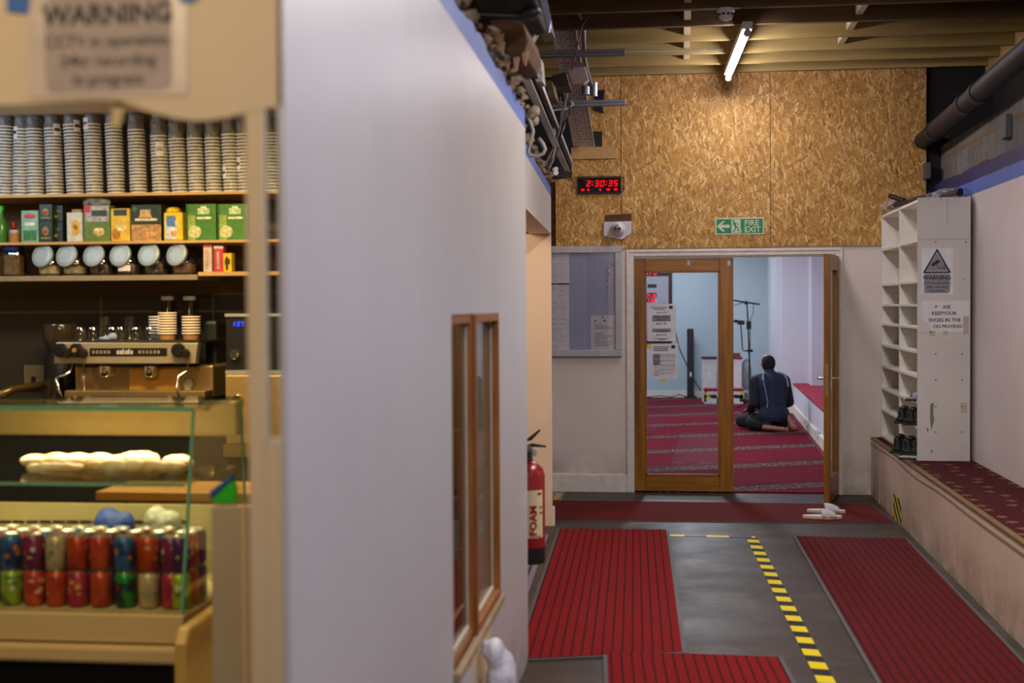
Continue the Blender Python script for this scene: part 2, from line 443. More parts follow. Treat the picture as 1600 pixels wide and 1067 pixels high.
# right wall with its blue band and blockwork
RX = 2.02
struct(put(MB().box(RX, RX + .2, -6, FW, 0, 2.335), 'wall_right', m_wall_right))
def jag(y0_, y1_, x, z0, z1, amp, step, th, side=1):
    """strip along y with a torn upper edge"""
    mb = MB(); n = int((y1_ - y0_) / step); tops = []
    for i in range(n + 1):
        tops.append((y0_ + (y1_ - y0_) * i / n, z1 + random.uniform(-amp, amp * .6)))
    pts = [(x, y0_, z0)] + [(x, y, z) for y, z in tops] + [(x, y1_, z0)]
    k = len(tops)
    for i in range(k - 1):
        (ya, za), (yb, zb_) = tops[i], tops[i + 1]
        mb.add([(x, ya, z0), (x, yb, z0), (x, yb, zb_), (x, ya, za), (x + th, ya, z0), (x + th, yb, z0), (x + th, yb, zb_), (x + th, ya, za)],
               [(0, 1, 2, 3), (4, 7, 6, 5), (3, 2, 6, 7), (0, 4, 5, 1), (0, 3, 7, 4), (1, 5, 6, 2)])
    return mb
struct(put(jag(1, FW, RX + .001, 2.335, 2.43, .006, .2, .1), 'wall_right_blue_band', m_blue))
struct(put(jag(1, FW, RX + .035, 2.40, 2.545, .012, .3, .1), 'wall_right_dark_band', m_bluedark))
def blocks_mat():
    t = NT('bare_blockwork'); v = t.coord(rot=(0, PI / 2, 0), loc=(0.0, 0, 0.0))
    s_ = t.xyz(t.coord()); cb = t.n('ShaderNodeCombineXYZ'); t.l(s_[1], cb.inputs[0]); t.l(s_[2], cb.inputs[1])
    br = t.n('ShaderNodeTexBrick'); br.inputs['Scale'].default_value = 1; br.inputs['Brick Width'].default_value = 0.44; br.inputs['Row Height'].default_value = 0.42
    br.inputs['Mortar Size'].default_value = 0.018; br.inputs['Color1'].default_value = lin('77756f'); br.inputs['Color2'].default_value = lin('5f5d59'); br.inputs['Mortar'].default_value = lin('6e5838')
    t.l(cb.outputs[0], br.inputs['Vector'])
    wv = t.n('ShaderNodeTexWave'); wv.inputs['Scale'].default_value = 9; wv.inputs['Distortion'].default_value = 9; t.l(t.coord(), wv.inputs['Vector'])
    c = t.mix(t.math('MULTIPLY', wv.outputs['Fac'], .35), br.outputs['Color'], '3d3b38')
    return t.bsdf(c, .9, 0, wv.outputs['Fac'], .3)
struct(put(MB().box(RX + .09, RX + .3, 1, FW, 2.33, 2.86), 'wall_right_blockwork', blocks_mat()))
mb = MB()
for i in range(16):
    yy = 3 + i * 0.53 + random.uniform(-.1, .1); zz = 2.545 + random.uniform(-.02, .01)
    mb.ell((RX + .06, yy, zz), (.03, random.uniform(.06, .17), random.uniform(.012, .03)), 8, 5)
tag(put(mb, 'plaster_rubble', M_('7e6237', .95, var=.3), smooth=False), 'crumbled brown plaster along the broken top of the blue band', 'rubble')['kind'] = 'stuff'
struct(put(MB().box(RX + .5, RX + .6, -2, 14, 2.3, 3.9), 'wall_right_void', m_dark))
# grey patress boxes on the blockwork
for px, py, w_, h_ in ((1577, 198, .06, .15), (1448, 280, .03, .13)):
    p = aX(px, py, RX + .09)
    if px < 1500: p = Vector((xd + .015, FW - .09, p.z))
    tag(put(MB().box(p.x - .04, p.x, p.y - .07, p.y + .07, p.z - h_ / 2, p.z + h_ / 2), 'wall_plate', M_('4a5052', .6), bevel=.004),
        'dark grey plate fixed high on the bare blockwork' if px > 1500 else 'small grey plate beside the end of the strand board above the rack', 'plate')

# left wall: face line x = LX(y)
def LX(y): return -0.61 - 0.0115 * y
LN = Vector((1, 0.0115, 0)).normalized(); LP = Vector((LX(0), 0, 0))
def LT(y): return 2.42 - (y - 3.45) * 0.0235      # top of the white paint
def seg(mb, ya, yb, z0a, z0b, z1a, z1b, th, f=LX, off=0.0):
    P = []
    for y, za, zb_ in ((ya, z0a, z1a), (yb, z0b, z1b)):
        x = f(y) + off
        P += [(x, y, za), (x, y, zb_), (x - th, y, zb_), (x - th, y, za)]
    return mb.add(P, [(0, 1, 2, 3), (7, 6, 5, 4), (0, 4, 5, 1), (1, 5, 6, 2), (2, 6, 7, 3), (3, 7, 4, 0)])
WY0, WYM, WY1 = 3.865, 4.277, 4.92
WZ0, WZ1 = 0.52, 1.555
b = MB()
seg(b, 2.15, 2.75, 0, 0, LT(2.15), LT(2.75), .012)
seg(b, 2.75, WY0, 0, 0, LT(2.75), LT(WY0), .1)
seg(b, WY0, WY1, 0, 0, WZ0, WZ0, .1)
seg(b, WY0, WY1, WZ1, WZ1, LT(WY0), LT(WY1), .1)
seg(b, WY1, 6.0, 0, 0, LT(WY1), LT(6.0), .1)
struct(put(b, 'wall_left', m_wall_left))
def band(ya, yb, f, T, h, amp, step, th, name, mat):
    mb = MB(); n = max(2, int((yb - ya) / step)); pr = None
    for i in range(n + 1):
        y = ya + (yb - ya) * i / n; cur = (y, T(y), T(y) + h + random.uniform(-amp, amp * .5))
        if pr: seg(mb, pr[0], cur[0], pr[1], cur[1], pr[2], cur[2], th, f, -.001)
        pr = cur
    return struct(put(mb, name, mat))
band(2.15, 6.0, LX, LT, .085, .02, .07, .09, 'wall_left_blue_band', m_blue)
# second length of left wall, set back, with the doorway of the counter room
def LX2(y): return -0.797 - (y - 7.07) * 0.0468
def LT2(y): return 2.36
b = MB(); seg(b, 6.12, 9.78, 2.09, 2.09, 2.36, 2.36, .15, LX2); seg(b, 9.70, 9.78, 0, 0, 2.09, 2.09, .4, LX2)
struct(put(b, 'wall_left_lintel', m_wall_left))
band(6.12, 9.78, LX2, LT2, .07, .02, .07, .13, 'wall_left_blue_band', m_blue)
b = MB(); seg(b, 9.688, 9.70, 0, 0, 2.09, 2.09, .4, LX2, .004); seg(b, 6.12, 9.688, 2.078, 2.09, 2.09, 2.09, .15, LX2, .004)
struct(put(b, 'trim_doorway_lining', m_jamb))
b = MB(); seg(b, 9.70, 9.79, 0, 0, .13, .13, .02, LX2, .018)
struct(put(b, 'baseboard_left', m_trimw))
# walls beyond, only the surfaces the view can graze
struct(put(MB().box(-2.6, LX2(9.78) - .4, 9.70, 9.78, 0, 2.4), 'wall_return', m_wall_white))
struct(put(MB().box(-2.7, -2.6, 9.7, FW, 0, 3.6), 'wall_alcove', m_wall_white))
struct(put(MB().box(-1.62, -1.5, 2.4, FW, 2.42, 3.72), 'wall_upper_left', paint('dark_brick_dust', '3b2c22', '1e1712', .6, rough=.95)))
struct(put(MB().box(-6, 3.2, -6.1, -6, 0, 3.6), 'wall_behind', m_wall_white))
struct(put(MB().box(-6.1, -6, -6, 9, 0, 3.6), 'wall_outer_left', m_wall_white))
# baseboards on the far wall
struct(put(MB().box(-2.6, -.452, FW - .018, FW, 0, .145).box(-2.6, -.452, FW - .01, FW, .145, .155), 'baseboard_far', m_trimw, bevel=.003))
# door surround: stepped white architrave and lining
b = MB()
def arch(x0, x1, z0, z1, d): b.box(x0, x1, FW - d, FW, z0, z1)
xl, xr, zt_ = -.452, 1.322, 2.042
arch(xl, xl + .022, 0, zt_, .024); arch(xl + .022, DX0, 0, zt_ - .022, .016)
arch(xr - .022, xr, 0, zt_, .024); arch(DX1 + .012, xr - .022, 0, zt_ - .022, .016)
arch(xl + .022, xr - .022, zt_ - .022, zt_, .024); arch(DX0, DX1 + .012, DH + .012, zt_ - .022, .016)
struct(put(b, 'trim_1', m_trimw, bevel=.003))
b = MB().box(DX0 - .03, DX0, FW, FW + .14, 0, DH + .03).box(DX1, DX1 + .03, FW, FW + .14, 0, DH + .03).box(DX0, DX1, FW, FW + .14, DH, DH + .03)
struct(put(b, 'trim_2', m_trimw))
# roof: deck and joists
struct(put(MB().box(-6, 3.2, -6, 13, 3.72, 3.78), 'ceiling', m_deck))
jy = [11.43, 11.02, 10.55, 10.03, 9.5, 8.97] + [8.45 - .52 * i for i in range(12)]
ordn = ['closest to the strand board wall', 'one in from the strand board wall', 'at the wall end of the lit batten', 'crossing above the middle of the lit batten',
        'under which the lit batten ends', 'with the smoke detector below it']
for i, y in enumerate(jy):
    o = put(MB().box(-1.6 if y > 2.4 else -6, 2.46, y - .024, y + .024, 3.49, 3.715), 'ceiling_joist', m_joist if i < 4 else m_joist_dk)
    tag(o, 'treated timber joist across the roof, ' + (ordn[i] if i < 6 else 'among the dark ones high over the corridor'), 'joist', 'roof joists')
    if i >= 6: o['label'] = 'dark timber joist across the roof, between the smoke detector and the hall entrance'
m_nog = M_('c4b48c', .7, 0, .12, 14, name='pale_nogging_timber')
lab = ['over the fire sign end of the strand board', 'towards the pipe side']
k = 0
for gx, idx in ((.05, range(1, 9)), (1.2, range(2, 10))):
    for i in idx:
        o = put(MB().box(gx - .023 + .0, gx + .023, jy[i + 1] + .024, jy[i] - .024, 3.53, 3.71), 'joist_nogging', m_nog)
        tag(o, 'short pale nogging between two roof joists, in the line ' + ('towards the steel tray' if gx < .5 else 'towards the black pipe'), 'nogging', 'noggings, ' + ('tray side' if gx < .5 else 'pipe side'))
tag(put(MB().box(2.46, 2.5, -2, FW + .5, 3.44, 3.715), 'wall_beam', m_joist), 'long timber wall plate carrying the joist ends above the black pipe', 'beam')

# ================================================================ PRAYER ROOM
def carpet_mat():
    t = NT('crimson_prayer_carpet'); v = t.coord()
    s_ = t.xyz(v)
    q = t.math('SUBTRACT', s_[1], t.math('MULTIPLY', s_[0], 0.46))       # rows run obliquely to the hall
    fr = t.math('FRACT', t.math('DIVIDE', t.math('ADD', q, 0.06), 1.62))
    bandm = t.math('LESS_THAN', fr, 0.25)
    edge = t.math('MULTIPLY', t.math('GREATER_THAN', fr, 0.03), t.math('LESS_THAN', fr, 0.22))
    vo = t.n('ShaderNodeTexVoronoi'); vo.inputs['Scale'].default_value = 11; t.l(v, vo.inputs['Vector'])
    vo2 = t.n('ShaderNodeTexVoronoi', feature='DISTANCE_TO_EDGE'); vo2.inputs['Scale'].default_value = 13; vo2.voronoi_dimensions = '2D'; vo.voronoi_dimensions = '2D'; t.l(v, vo2.inputs['Vector'])
    pat = t.ramp(vo2.outputs['Distance'], [(0.03, '8e7c6c'), (0.09, '2c263c')], 'CONSTANT')
    pat = t.mix(t.math('GREATER_THAN', vo.outputs['Distance'], .42), pat, '5e4438')
    pile = t.noise(t.coord(scale=(1, 3, 1)), 2.2, 4, .7)
    red = t.ramp(pile, [(.3, '580a1e'), (.7, '74142c')])
    c = t.mix(t.math('MULTIPLY', bandm, .85), red, t.mix(edge, '40242c', pat))
    return t.bsdf(c, .95, 0, t.noise(v, 300, 2), .3, spec=.1)
struct(put(MB().box(-2.6, 2.4, FW + .0, 23.4, -.1, -.001), 'floor_prayer_room', M_('6b2030', .9)))
tag(put(MB().plan([(-2.3, FW + .03), (1.40, FW + .03), (1.555, 19.84), (1.42, 19.84), (1.42, 23.17), (-2.3, 23.17)], -.001, .012), 'prayer_carpet', carpet_mat(), loc=(0, 0, 0)), 'crimson prayer carpet with rows of patterned dark bands beyond the doors', 'carpet')
m_pblue = paint('pale_blue_wall_paint', 'b4c4cc', 'a8b8c2', .1)
m_plil = paint('pale_lilac_wall_paint', 'd2d1dc', 'c4c4d2', .1)
struct(put(MB().box(-2.5, 2.4, 23.2, 23.35, 0, 2.95), 'wall_back', m_pblue))
struct(put(MB().box(-2.5, -2.3, FW + .14, 23.2, 0, 2.95), 'wall_prayer_left', m_pblue))
struct(put(MB().box(-2.5, 3.2, FW + .14, 23.4, 2.95, 3.05), 'ceiling_prayer_room', m_white))
cx = aY(1222, 560, 19.87).x
struct(put(MB().box(cx, 2.3, 19.87, 23.2, 0, 2.95), 'wall_prayer_right', m_plil))
px2 = aY(1268, 560, 19.3).x
struct(put(MB().box(px2, 2.3, 19.3, 19.87, .44, 2.95), 'wall_prayer_pier', m_plil))
struct(put(MB().box(2.3, 2.4, FW + .14, 19.87, 0, 2.95), 'wall_prayer_side', m_plil))
# raised ledge along the side, red carpet folded over its top
ya_, xa_ = 11.66, 1.45; yb_, xb_ = 19.86, 1.605
xa_ = 1.605 - (1.605 - 1.522) / (19.87 - 14.94) * (19.87 - 11.66)
t0 = thing('wall_ledge', 'low white ledge with crimson carpet top along the prayer room side', 'ledge', (1.9, 16, 0))
put(MB().plan([(xa_, ya_), (2.3, ya_), (2.3, yb_), (xb_, yb_)], 0.013, .43), 'ledge_body', m_plil, t0)
m_redc = M_('9c1236', .95, 0, .2, 12, .2, name='crimson_pile')
put(MB().plan([(xa_ - .015, ya_), (2.3, ya_), (2.3, yb_), (xb_ - .015, yb_)], .43, .445), 'carpet_top', m_redc, t0)
def Lb(y): return xa_ + (xb_ - xa_) * (y - ya_) / (yb_ - ya_)
put(MB().plan([(Lb(ya_) - .02, ya_), (Lb(ya_), ya_), (Lb(yb_), yb_), (Lb(yb_) - .02, yb_)], .013, .14), 'skirting', m_trimw, t0)
struct(put(MB().box(cx - .02, xb_ - .02, 19.85, 19.87, .013, .14), 'baseboard_prayer_pier', m_trimw))
struct(put(MB().box(-2.3, cx - .02, 23.18, 23.2, .013, .12), 'baseboard_back', m_trimw))
for px, py, n_ in ((1260, 659, 'double socket plate on the ledge skirting, the one deeper in the prayer room'), (1278, 676, 'double socket plate on the ledge skirting, the one nearer the open door')):
    d = aP(px, py, (xa_ - .02, ya_, 0), (yb_ - ya_, -(xb_ - xa_), 0)); 
    o = thing('socket', n_, 'socket', d)
    put(MB().obox(d + V(-.008, 0, 0), (.008, 0, 0), (0, .075, 0), (0, 0, .043)), 'face_plate', m_white, o, bevel=.004)
    put(MB().obox(d + V(-.018, .03, -.01), (.004, 0, 0), (0, .012, 0), (0, 0, .012)), 'rocker_switch', m_grey, o)

# ================================================================ DOORS
yd = FW - .0
def leaf_frame(mb, o, r, n, W, H, th, st=.13, top=.13, bot=.2):
    """stiles and rails in the leaf's own axes: o bottom hinge corner, r along, n thickness"""
    o, r, n = Vector(o), Vector(r).normalized(), Vector(n).normalized()
    def bx(a0, a1, z0, z1, t0=0, t1=th):
        c = o + r * (a0 + a1) / 2 + n * (t0 + t1) / 2 + V(0, 0, (z0 + z1) / 2)
        mb.obox(c, r * (a1 - a0) / 2, n * (t1 - t0) / 2, (0, 0, (z1 - z0) / 2))
    return bx
# closed leaf
t = thing('door_1', 'closed oak door leaf with a tall glass pane and taped notices', 'door', (DX0 + .4, FW + .03, 0)); del t['label'], t['category']; struct(t)
W1 = .431 - DX0; o1 = V(DX0 + .004, FW + .006, .012); r1 = V(1, 0, 0); n1 = V(0, 1, 0); H1 = DH - .018
sl, sr = aY(1008, 500, FW).x - o1.x, aY(1124, 500, FW).x - o1.x
pz0, pz1 = aY(1066, 743, FW).z, aY(1066, 424, FW).z
b = MB(); bx = leaf_frame(b, o1, r1, n1, W1, H1, .044); bx(0, sl, 0, H1); bx(sr, W1, 0, H1)
put(b, 'stile', m_oak, t, bevel=.003)
b = MB(); bx = leaf_frame(b, o1, r1, n1, W1, H1, .044); bx(sl, sr, 0, pz0 - .012); bx(sl, sr, pz1 - .012, H1)
put(b, 'rail', m_oakx, t, bevel=.003)
b = MB(); bx = leaf_frame(b, o1, r1, n1, W1, H1, .044)
for a0, a1, z0, z1 in ((sl, sl + .012, pz0 - .012, pz1 - .012), (sr - .012, sr, pz0 - .012, pz1 - .012), (sl, sr, pz0 - .012, pz0), (sl, sr, pz1 - .024, pz1 - .012)): bx(a0, a1, z0, z1, -.004, .01)
put(b, 'glazing_bead', m_sash, t)
b = MB(); bx = leaf_frame(b, o1, r1, n1, W1, H1, .044); bx(sl, sr, pz0 - .012, pz1 - .012, .018, .024); put(b, 'pane', glass((.93, .95, .97), .07, streak=.03, name='door_glass'), t)
for px, py in ((1076, 411), (1139, 411)):
    p = aY(px, py, FW + .005); put(MB().obox(p, (.012, 0, 0), (0, .003, 0), (0, 0, .02)), 'paint_patch', m_grey, t)
# open leaf, swung towards the hall
t = thing('door_2', 'x', 'door', (1.2, 11.1, 0)); del t['label'], t['category']; struct(t)
fe = aZ(1287, 789, 0.01); hinge = V(DX1 - .004, FW - .02, 0)
r2 = (V(fe.x, fe.y, 0) - hinge); W2 = r2.length; r2.normalize(); n2 = V(r2.y, -r2.x, 0)
if n2.x < 0: n2 = -n2
o2 = V(hinge.x, hinge.y, .012)
def part2(fn, nm, mat, **k):
    b = MB(); fn(leaf_frame(b, o2, r2, n2, W2, H1, .044)); return put(b, nm, mat, t, **k)
part2(lambda bx: (bx(0, .12, 0, H1, 0, .044), bx(W2 - .12, W2, 0, H1, 0, .044)), 'stile', m_oak, bevel=.003)
part2(lambda bx: (bx(.12, W2 - .12, 0, .2, 0, .044), bx(.12, W2 - .12, H1 - .12, H1, 0, .044)), 'rail', m_oakx, bevel=.003)
part2(lambda bx: bx(.12, W2 - .12, .2, H1 - .12, .018, .024), 'pane', m_glass)
hp = o2 + r2 * (W2 - .06) + V(0, 0, .985)
o = put(MB().obox(o2 + r2 * (W2 + .0015) + n2 * .022 + V(0, 0, .97), r2 * .0015, n2 * .014, (0, 0, .13)), 'lock_plate', M_('b79a5a', .3, .9, name='brass'), t)
for sgn, q in ((-1, 0), (1, .044)):
    base = hp + n2 * q
    b = MB().obox(base + n2 * sgn * .004, r2 * .022, n2 * .004, (0, 0, .09))
    b.tube([base, base + n2 * sgn * .05], .01).tube([base + n2 * sgn * .05, base + n2 * sgn * .055 - r2 * .03, base + n2 * sgn * .055 - r2 * .13], .009)
    put(b, 'lever_handle', m_chrome, t, auto=True)
b = MB()
for z in (.25, 1.0, 1.72): b.cyl(hinge + V(.012, -.01, z), hinge + V(.012, -.01, z + .1), .007, 10)
put(b, 'hinge', M_('8a8478', .4, .8), t)

# notices taped on the closed leaf's glass
def sheet(name, label, cat, c0, c1, yplane, mat=m_paper, th=.0012, group=None):
    """upright sheet facing the hall from px corner c0 (upper left) to c1 (lower right)"""
    a, d = aY(*c0, yplane), aY(*c1, yplane)
    o = thing(name, label, cat, ((a.x + d.x) / 2, yplane, d.z), 0, group)
    put(MB().box(a.x, d.x, yplane - th, yplane, d.z, a.z), 'sheet', mat, o)
    return o, a, d
yg = FW + .0225
m_lam = M_('dcdce4', .25, name='laminated_paper')
o, a, d = sheet('timetable_notice', 'white taped notice with grey bars and prayer start times, upper one on the door glass', 'notice', (1012, 475), (1056, 533), yg, m_lam)
R, U = V(1, 0, 0), V(0, 0, 1); w_ = d.x - a.x; h_ = a.z - d.z
def P(a, w_, h_, u, v, y): return V(a.x + w_ * u, y, a.z - h_ * v)
yf = yg - .0022
b = MB()
for u0, u1, v0, v1 in ((.16, .82, .30, .47), (.16, .82, .66, .76)): b.box(a.x + w_ * u0, a.x + w_ * u1, yf + .0006, yf + .001, a.z - h_ * v1, a.z - h_ * v0)
put(b, 'grey_bar', m_greyink, o)
b = MB()
for s_, u, v, sz, bo in (('Friday Khutba', .49, .375, .022, .02), ('Start 1:30', .49, .55, .022, .02),
                         ('and Jamaat', .49, .445, .02, .02), ('Second Jamaat', .49, .74, .018, .02), ('Start 2:15', .49, .85, .022, .02)):
    b.text(s_, P(a, w_, h_, u, v, yf), R, U, sz, bold=bo, depth=.0003)
b.box(a.x + w_ * .76, a.x + w_ * .89, yf - .0003, yf, a.z - h_ * .13, a.z - h_ * .05)
for u0, u1, v in ((.1, .7, .08), (.16, .66, .115), (.24, .6, .15), (.3, .7, .22), (.25, .75, .925), (.38, .62, .95)): b.box(a.x + w_ * u0, a.x + w_ * u1, yf - .0003, yf, a.z - h_ * (v + .013), a.z - h_ * v)
put(b, 'lettering', m_ink, o)
o, a, d = sheet('timetable_notice', 'white taped notice with a ruled timetable and curled corner, lower one on the door glass', 'notice', (1015, 537), (1058, 591), yg, m_lam)
w_ = d.x - a.x; h_ = a.z - d.z
b = MB().box(a.x + w_ * .12, a.x + w_ * .38, yf + .0006, yf + .001, a.z - h_ * .62, a.z - h_ * .3); put(b, 'grey_bar', m_greyink, o)
b = MB()
for v in (.30, .36, .49, .62, .75, .86): b.box(a.x + w_ * .12, a.x + w_ * .92, yf - .0003, yf, a.z - h_ * (v + .008), a.z - h_ * v)
for i in range(9):
    u = .38 + i * .066; b.box(a.x + w_ * u, a.x + w_ * (u + .01), yf - .0003, yf, a.z - h_ * .86, a.z - h_ * .3)
for v in (.08, .13, .18): b.box(a.x + w_ * .14, a.x + w_ * (.72 - (v > .1) * .06), yf - .0003, yf, a.z - h_ * (v + .02), a.z - h_ * v)
for v in (.34, .40, .53, .57, .68, .8, .9): b.box(a.x + w_ * .16, a.x + w_ * .33, yf - .0003, yf, a.z - h_ * (v + .014), a.z - h_ * v)
b.box(a.x + w_ * .79, a.x + w_ * .93, yf - .0003, yf, a.z - h_ * .14, a.z - h_ * .04)
put(b, 'lettering', m_ink, o)
b = MB().add([(a.x + w_ * .72, yf - .001, d.z), (d.x, yf - .001, d.z + h_ * .2), (a.x + w_ * .74, yf - .012, d.z + h_ * .17), (a.x + w_ * .73, yf - .003, d.z + .001)], [(0, 1, 2), (0, 2, 3), (0, 3, 1), (1, 3, 2)]); put(b, 'curled_corner', m_white, o)
b = MB()
for q0, q1 in (((1012, 537), (1017.5, 545)), ((1058, 536.5), (1061, 540)), ((1032, 592), (1041, 596.5))):
    e0, e1 = aY(*q0, yf), aY(*q1, yf); put(MB().box(e0.x, e1.x, yf - .001, yf + .002, e1.z, e0.z), 'tape', m_yellow, o)

# ================================================================ PRAYER ROOM THINGS
yk = 23.14
t = thing('prayer_times_board', 'grey digital prayer times board with red digits on the pale blue wall', 'board', (aY(1020, 530, yk).x, yk, aY(1020, 536, yk).z))
a, d = aY(985, 405, yk), aY(1050, 536, yk)
put(MB().box(a.x, d.x, yk, yk + .06, d.z, a.z), 'frame', m_blackm, t, bevel=.01)
a2, d2 = aY(987, 432, yk - .01), aY(1045, 532, yk - .01)
put(MB().box(a2.x, d2.x, yk - .01, yk, d2.z, a2.z), 'face_panel', M_('9c9aa4', .3), t)
a3, d3 = aY(1044, 430, yk - .012), aY(1046, 532, yk - .012); put(MB().box(a3.x, d3.x, yk - .014, yk - .002, d3.z, a3.z), 'red_edging', M_('8c3a44', .4), t)
m_led = emit('ff1c38', 2.5, 'red_led'); m_led2 = emit('ff1020', 1.2, 'red_led_digits')
SEG = {'0': 'abcdef', '1': 'bc', '2': 'abged', '3': 'abgcd', '4': 'fgbc', '5': 'afgcd', '6': 'afgedc', '7': 'abc', '8': 'abcdefg', '9': 'abcdfg'}
def digits(mb, s_, o, w_, h_, th, gap, slant=.15, dep=.002):
    """seven-segment digits standing on point o, facing -y"""
    x = 0.0; o = Vector(o)
    def q(x0, x1, z0, z1):
        P_ = [(x0, z0), (x1, z0), (x1, z1), (x0, z1)]
        mb.prism([o + V(x + px_ + slant * pz, -dep, pz) for px_, pz in P_], (0, dep * .9, 0))
    for ch in s_:
        if ch == ':':
            q(0, th, h_ * .22, h_ * .22 + th); q(0, th, h_ * .68, h_ * .68 + th); x += th + gap; continue
        if ch == ' ': x += w_ + gap; continue
        m = h_ / 2
        for sg in SEG[ch]:
            {'a': lambda: q(th * .3, w_ - th * .3, h_ - th, h_), 'd': lambda: q(th * .3, w_ - th * .3, 0, th), 'g': lambda: q(th * .5, w_ - th * .5, m - th / 2, m + th / 2),
             'b': lambda: q(w_ - th, w_, m + th * .15, h_ - th * .2), 'c': lambda: q(w_ - th, w_, th * .2, m - th * .15), 'e': lambda: q(0, th, th * .2, m - th * .15), 'f': lambda: q(0, th, m + th * .15, h_ - th * .2)}[sg]()
        x += w_ + gap
    return mb
b = MB()
for px, py, s_ in ((1012, 464, '4:18'), (1011, 472, '7:20')):
    digits(b, s_, aY(px, py, yk - .012), .028, .055, .009, .012)
digits(b, '41:18', aY(1009, 430, yk - .012), .03, .055, .009, .012)
for i in range(6): digits(b, '12', aY(1002, 484 + i * 8, yk - .012), .028, .055, .009, .012)
put(b, 'digit', m_led, t)
b = MB()
for q0, q1 in (((1012, 444), (1026, 449.5)), ((1011, 457.5), (1026, 464.5)), ((1010, 465.5), (1023.5, 472.5))):
    e0, e1 = aY(*q0, yk - .0115), aY(*q1, yk - .0115); b.box(e0.x, e1.x, yk - .0115, yk - .0105, e1.z, e0.z)
put(b, 'display_window', m_black, t)
# tall dark column leaning at the back wall
p0, p1 = aZ(1079, 623, .013), aY(1079, 513, 23.0)
t = thing('column_speaker', 'tall narrow black column speaker standing at the pale blue wall', 'speaker', (p0.x, 23.0, .013))
put(MB().box(p0.x - .055, p0.x + .055, 22.95, 23.07, .045, p1.z), 'cabinet', M_('191c24', .5, 0, .4, 20), t, bevel=.02)
put(MB().box(p0.x - .1, p0.x + .1, 22.9, 23.12, .013, .045), 'base_plate', m_black, t)
put(MB().box(p0.x - .012, p0.x + .02, 22.944, 22.952, .38, .45), 'label_mark', m_white, t)
# a cable trailing down the back wall
tag(put(MB().tube([aY(x, y, 23.18) for x, y in ((1055, 518), (1062, 545), (1070, 563), (1082, 590), (1094, 608), (1100, 614))], .007, 6), 'wall_cable', m_black), 'thin black cable slanting down the pale blue wall behind the column speaker', 'cable')
tag(put(MB().tube([aY(x, y, 23.0) + V(0, 0, 0) for x, y in ((1011, 620.5), (1030, 618), (1050, 620.5), (1062, 616), (1072, 620.5))], .008, 6), 'floor_cable', m_black), 'black cable lying along the foot of the pale blue wall', 'cable')
# minbar-like stepped cabinet: two white pillars with red padded tops and hazard taped step
m_hz = None
def hazard(name, ax=0, per=.1, ang=1.0, rough=.45):
    t = NT(name); s_ = t.xyz(t.coord())
    q = t.math('ADD', s_[ax], t.math('MULTIPLY', s_[2] if ax != 2 else s_[1], ang))
    f = t.math('LESS_THAN', t.math('FRACT', t.math('DIVIDE', q, per)), .5)
    return t.bsdf(t.mix(f, '15141a', 'd9c614'), rough)
m_hz = hazard('hazard_striped_tape', 0, .22, 1)
ys = 22.1
for (x0, x1, lab, top) in ((1097, 1119.5, 'white pulpit pillar with dark padded top, seen through the door glass', M_('4a2a3a', .9)),
                           (1146, 1159, 'white pulpit pillar with red padded top and a brown box, beside the microphone stand', m_redc)):
    if x0 == 1146: x0 = 1134
    a, d = aY(x0, 561, ys), aY(x1, 561, ys)
    t = thing('pulpit_pillar', lab, 'pulpit', ((a.x + d.x) / 2, ys + .2, .013))
    put(MB().box(a.x, d.x, ys, ys + .4, .013, a.z), 'body', m_white, t, bevel=.008)
    put(MB().box(a.x - .01, d.x + .012, ys - .02, ys + .42, a.z, a.z + .03), 'padded_top', top, t, bevel=.012)
    if x1 > 1150:
        put(MB().box(a.x + .1, d.x - .02, ys + .05, ys + .3, a.z + .032, a.z + .09), 'brown_box', M_('6a4a24', .8), t)
yq = 21.72
for (x0, x1, lab) in ((1100, 1120, 'white step with red tread and hazard tape, before the pillar seen through the glass'), (1132, 1161, 'white step with red tread and hazard tape, before the pillar by the microphone stand')):
    a, d = aY(x0, 609, yq), aY(x1, 609, yq)
    t = thing('pulpit_step', lab, 'step', ((a.x + d.x) / 2, yq + .15, .013))
    put(MB().box(a.x, d.x, yq, yq + .3, .013, a.z - .02), 'body', m_white, t)
    put(MB().box(a.x - .005, d.x + .01, yq - .01, yq + .31, a.z - .02, a.z + .012), 'tread', m_redc, t, bevel=.005)
    put(MB().box(a.x, d.x, yq - .003, yq, .1, .155).box(a.x if x0 == 1100 else d.x - .05, a.x + .04 if x0 == 1100 else d.x, yq - .003, yq, .045, a.z - .02), 'hazard_tape', m_hz, t)
# silver oval fan standing behind the microphone
p = aY(1166, 625, 22.55)
t = thing('pedestal_fan', 'grey oval heater standing behind the microphone stand', 'heater', (p.x, 22.6, .013))
put(MB().lathe((p.x, 22.58, .013), [(.09, 0), (.09, .02), (.03, .05), (.03, .12)], n=20), 'base', m_grey, t, auto=True)
mb = MB(); zc = aY(1166, 585, 22.58).z
pts = [(p.x + .08 * math.cos(a_), 22.58, zc + .25 * math.sin(a_)) for a_ in [2 * PI * i / 28 for i in range(28)]]
mb.prism(pts, (0, .05, 0)); put(mb, 'casing', M_('aab4ba', .4), t)
mb = MB().tube([V(*q) + V(0, -.004, 0) for q in pts + pts[:1]], .009, 6); put(mb, 'rim', m_grey, t)
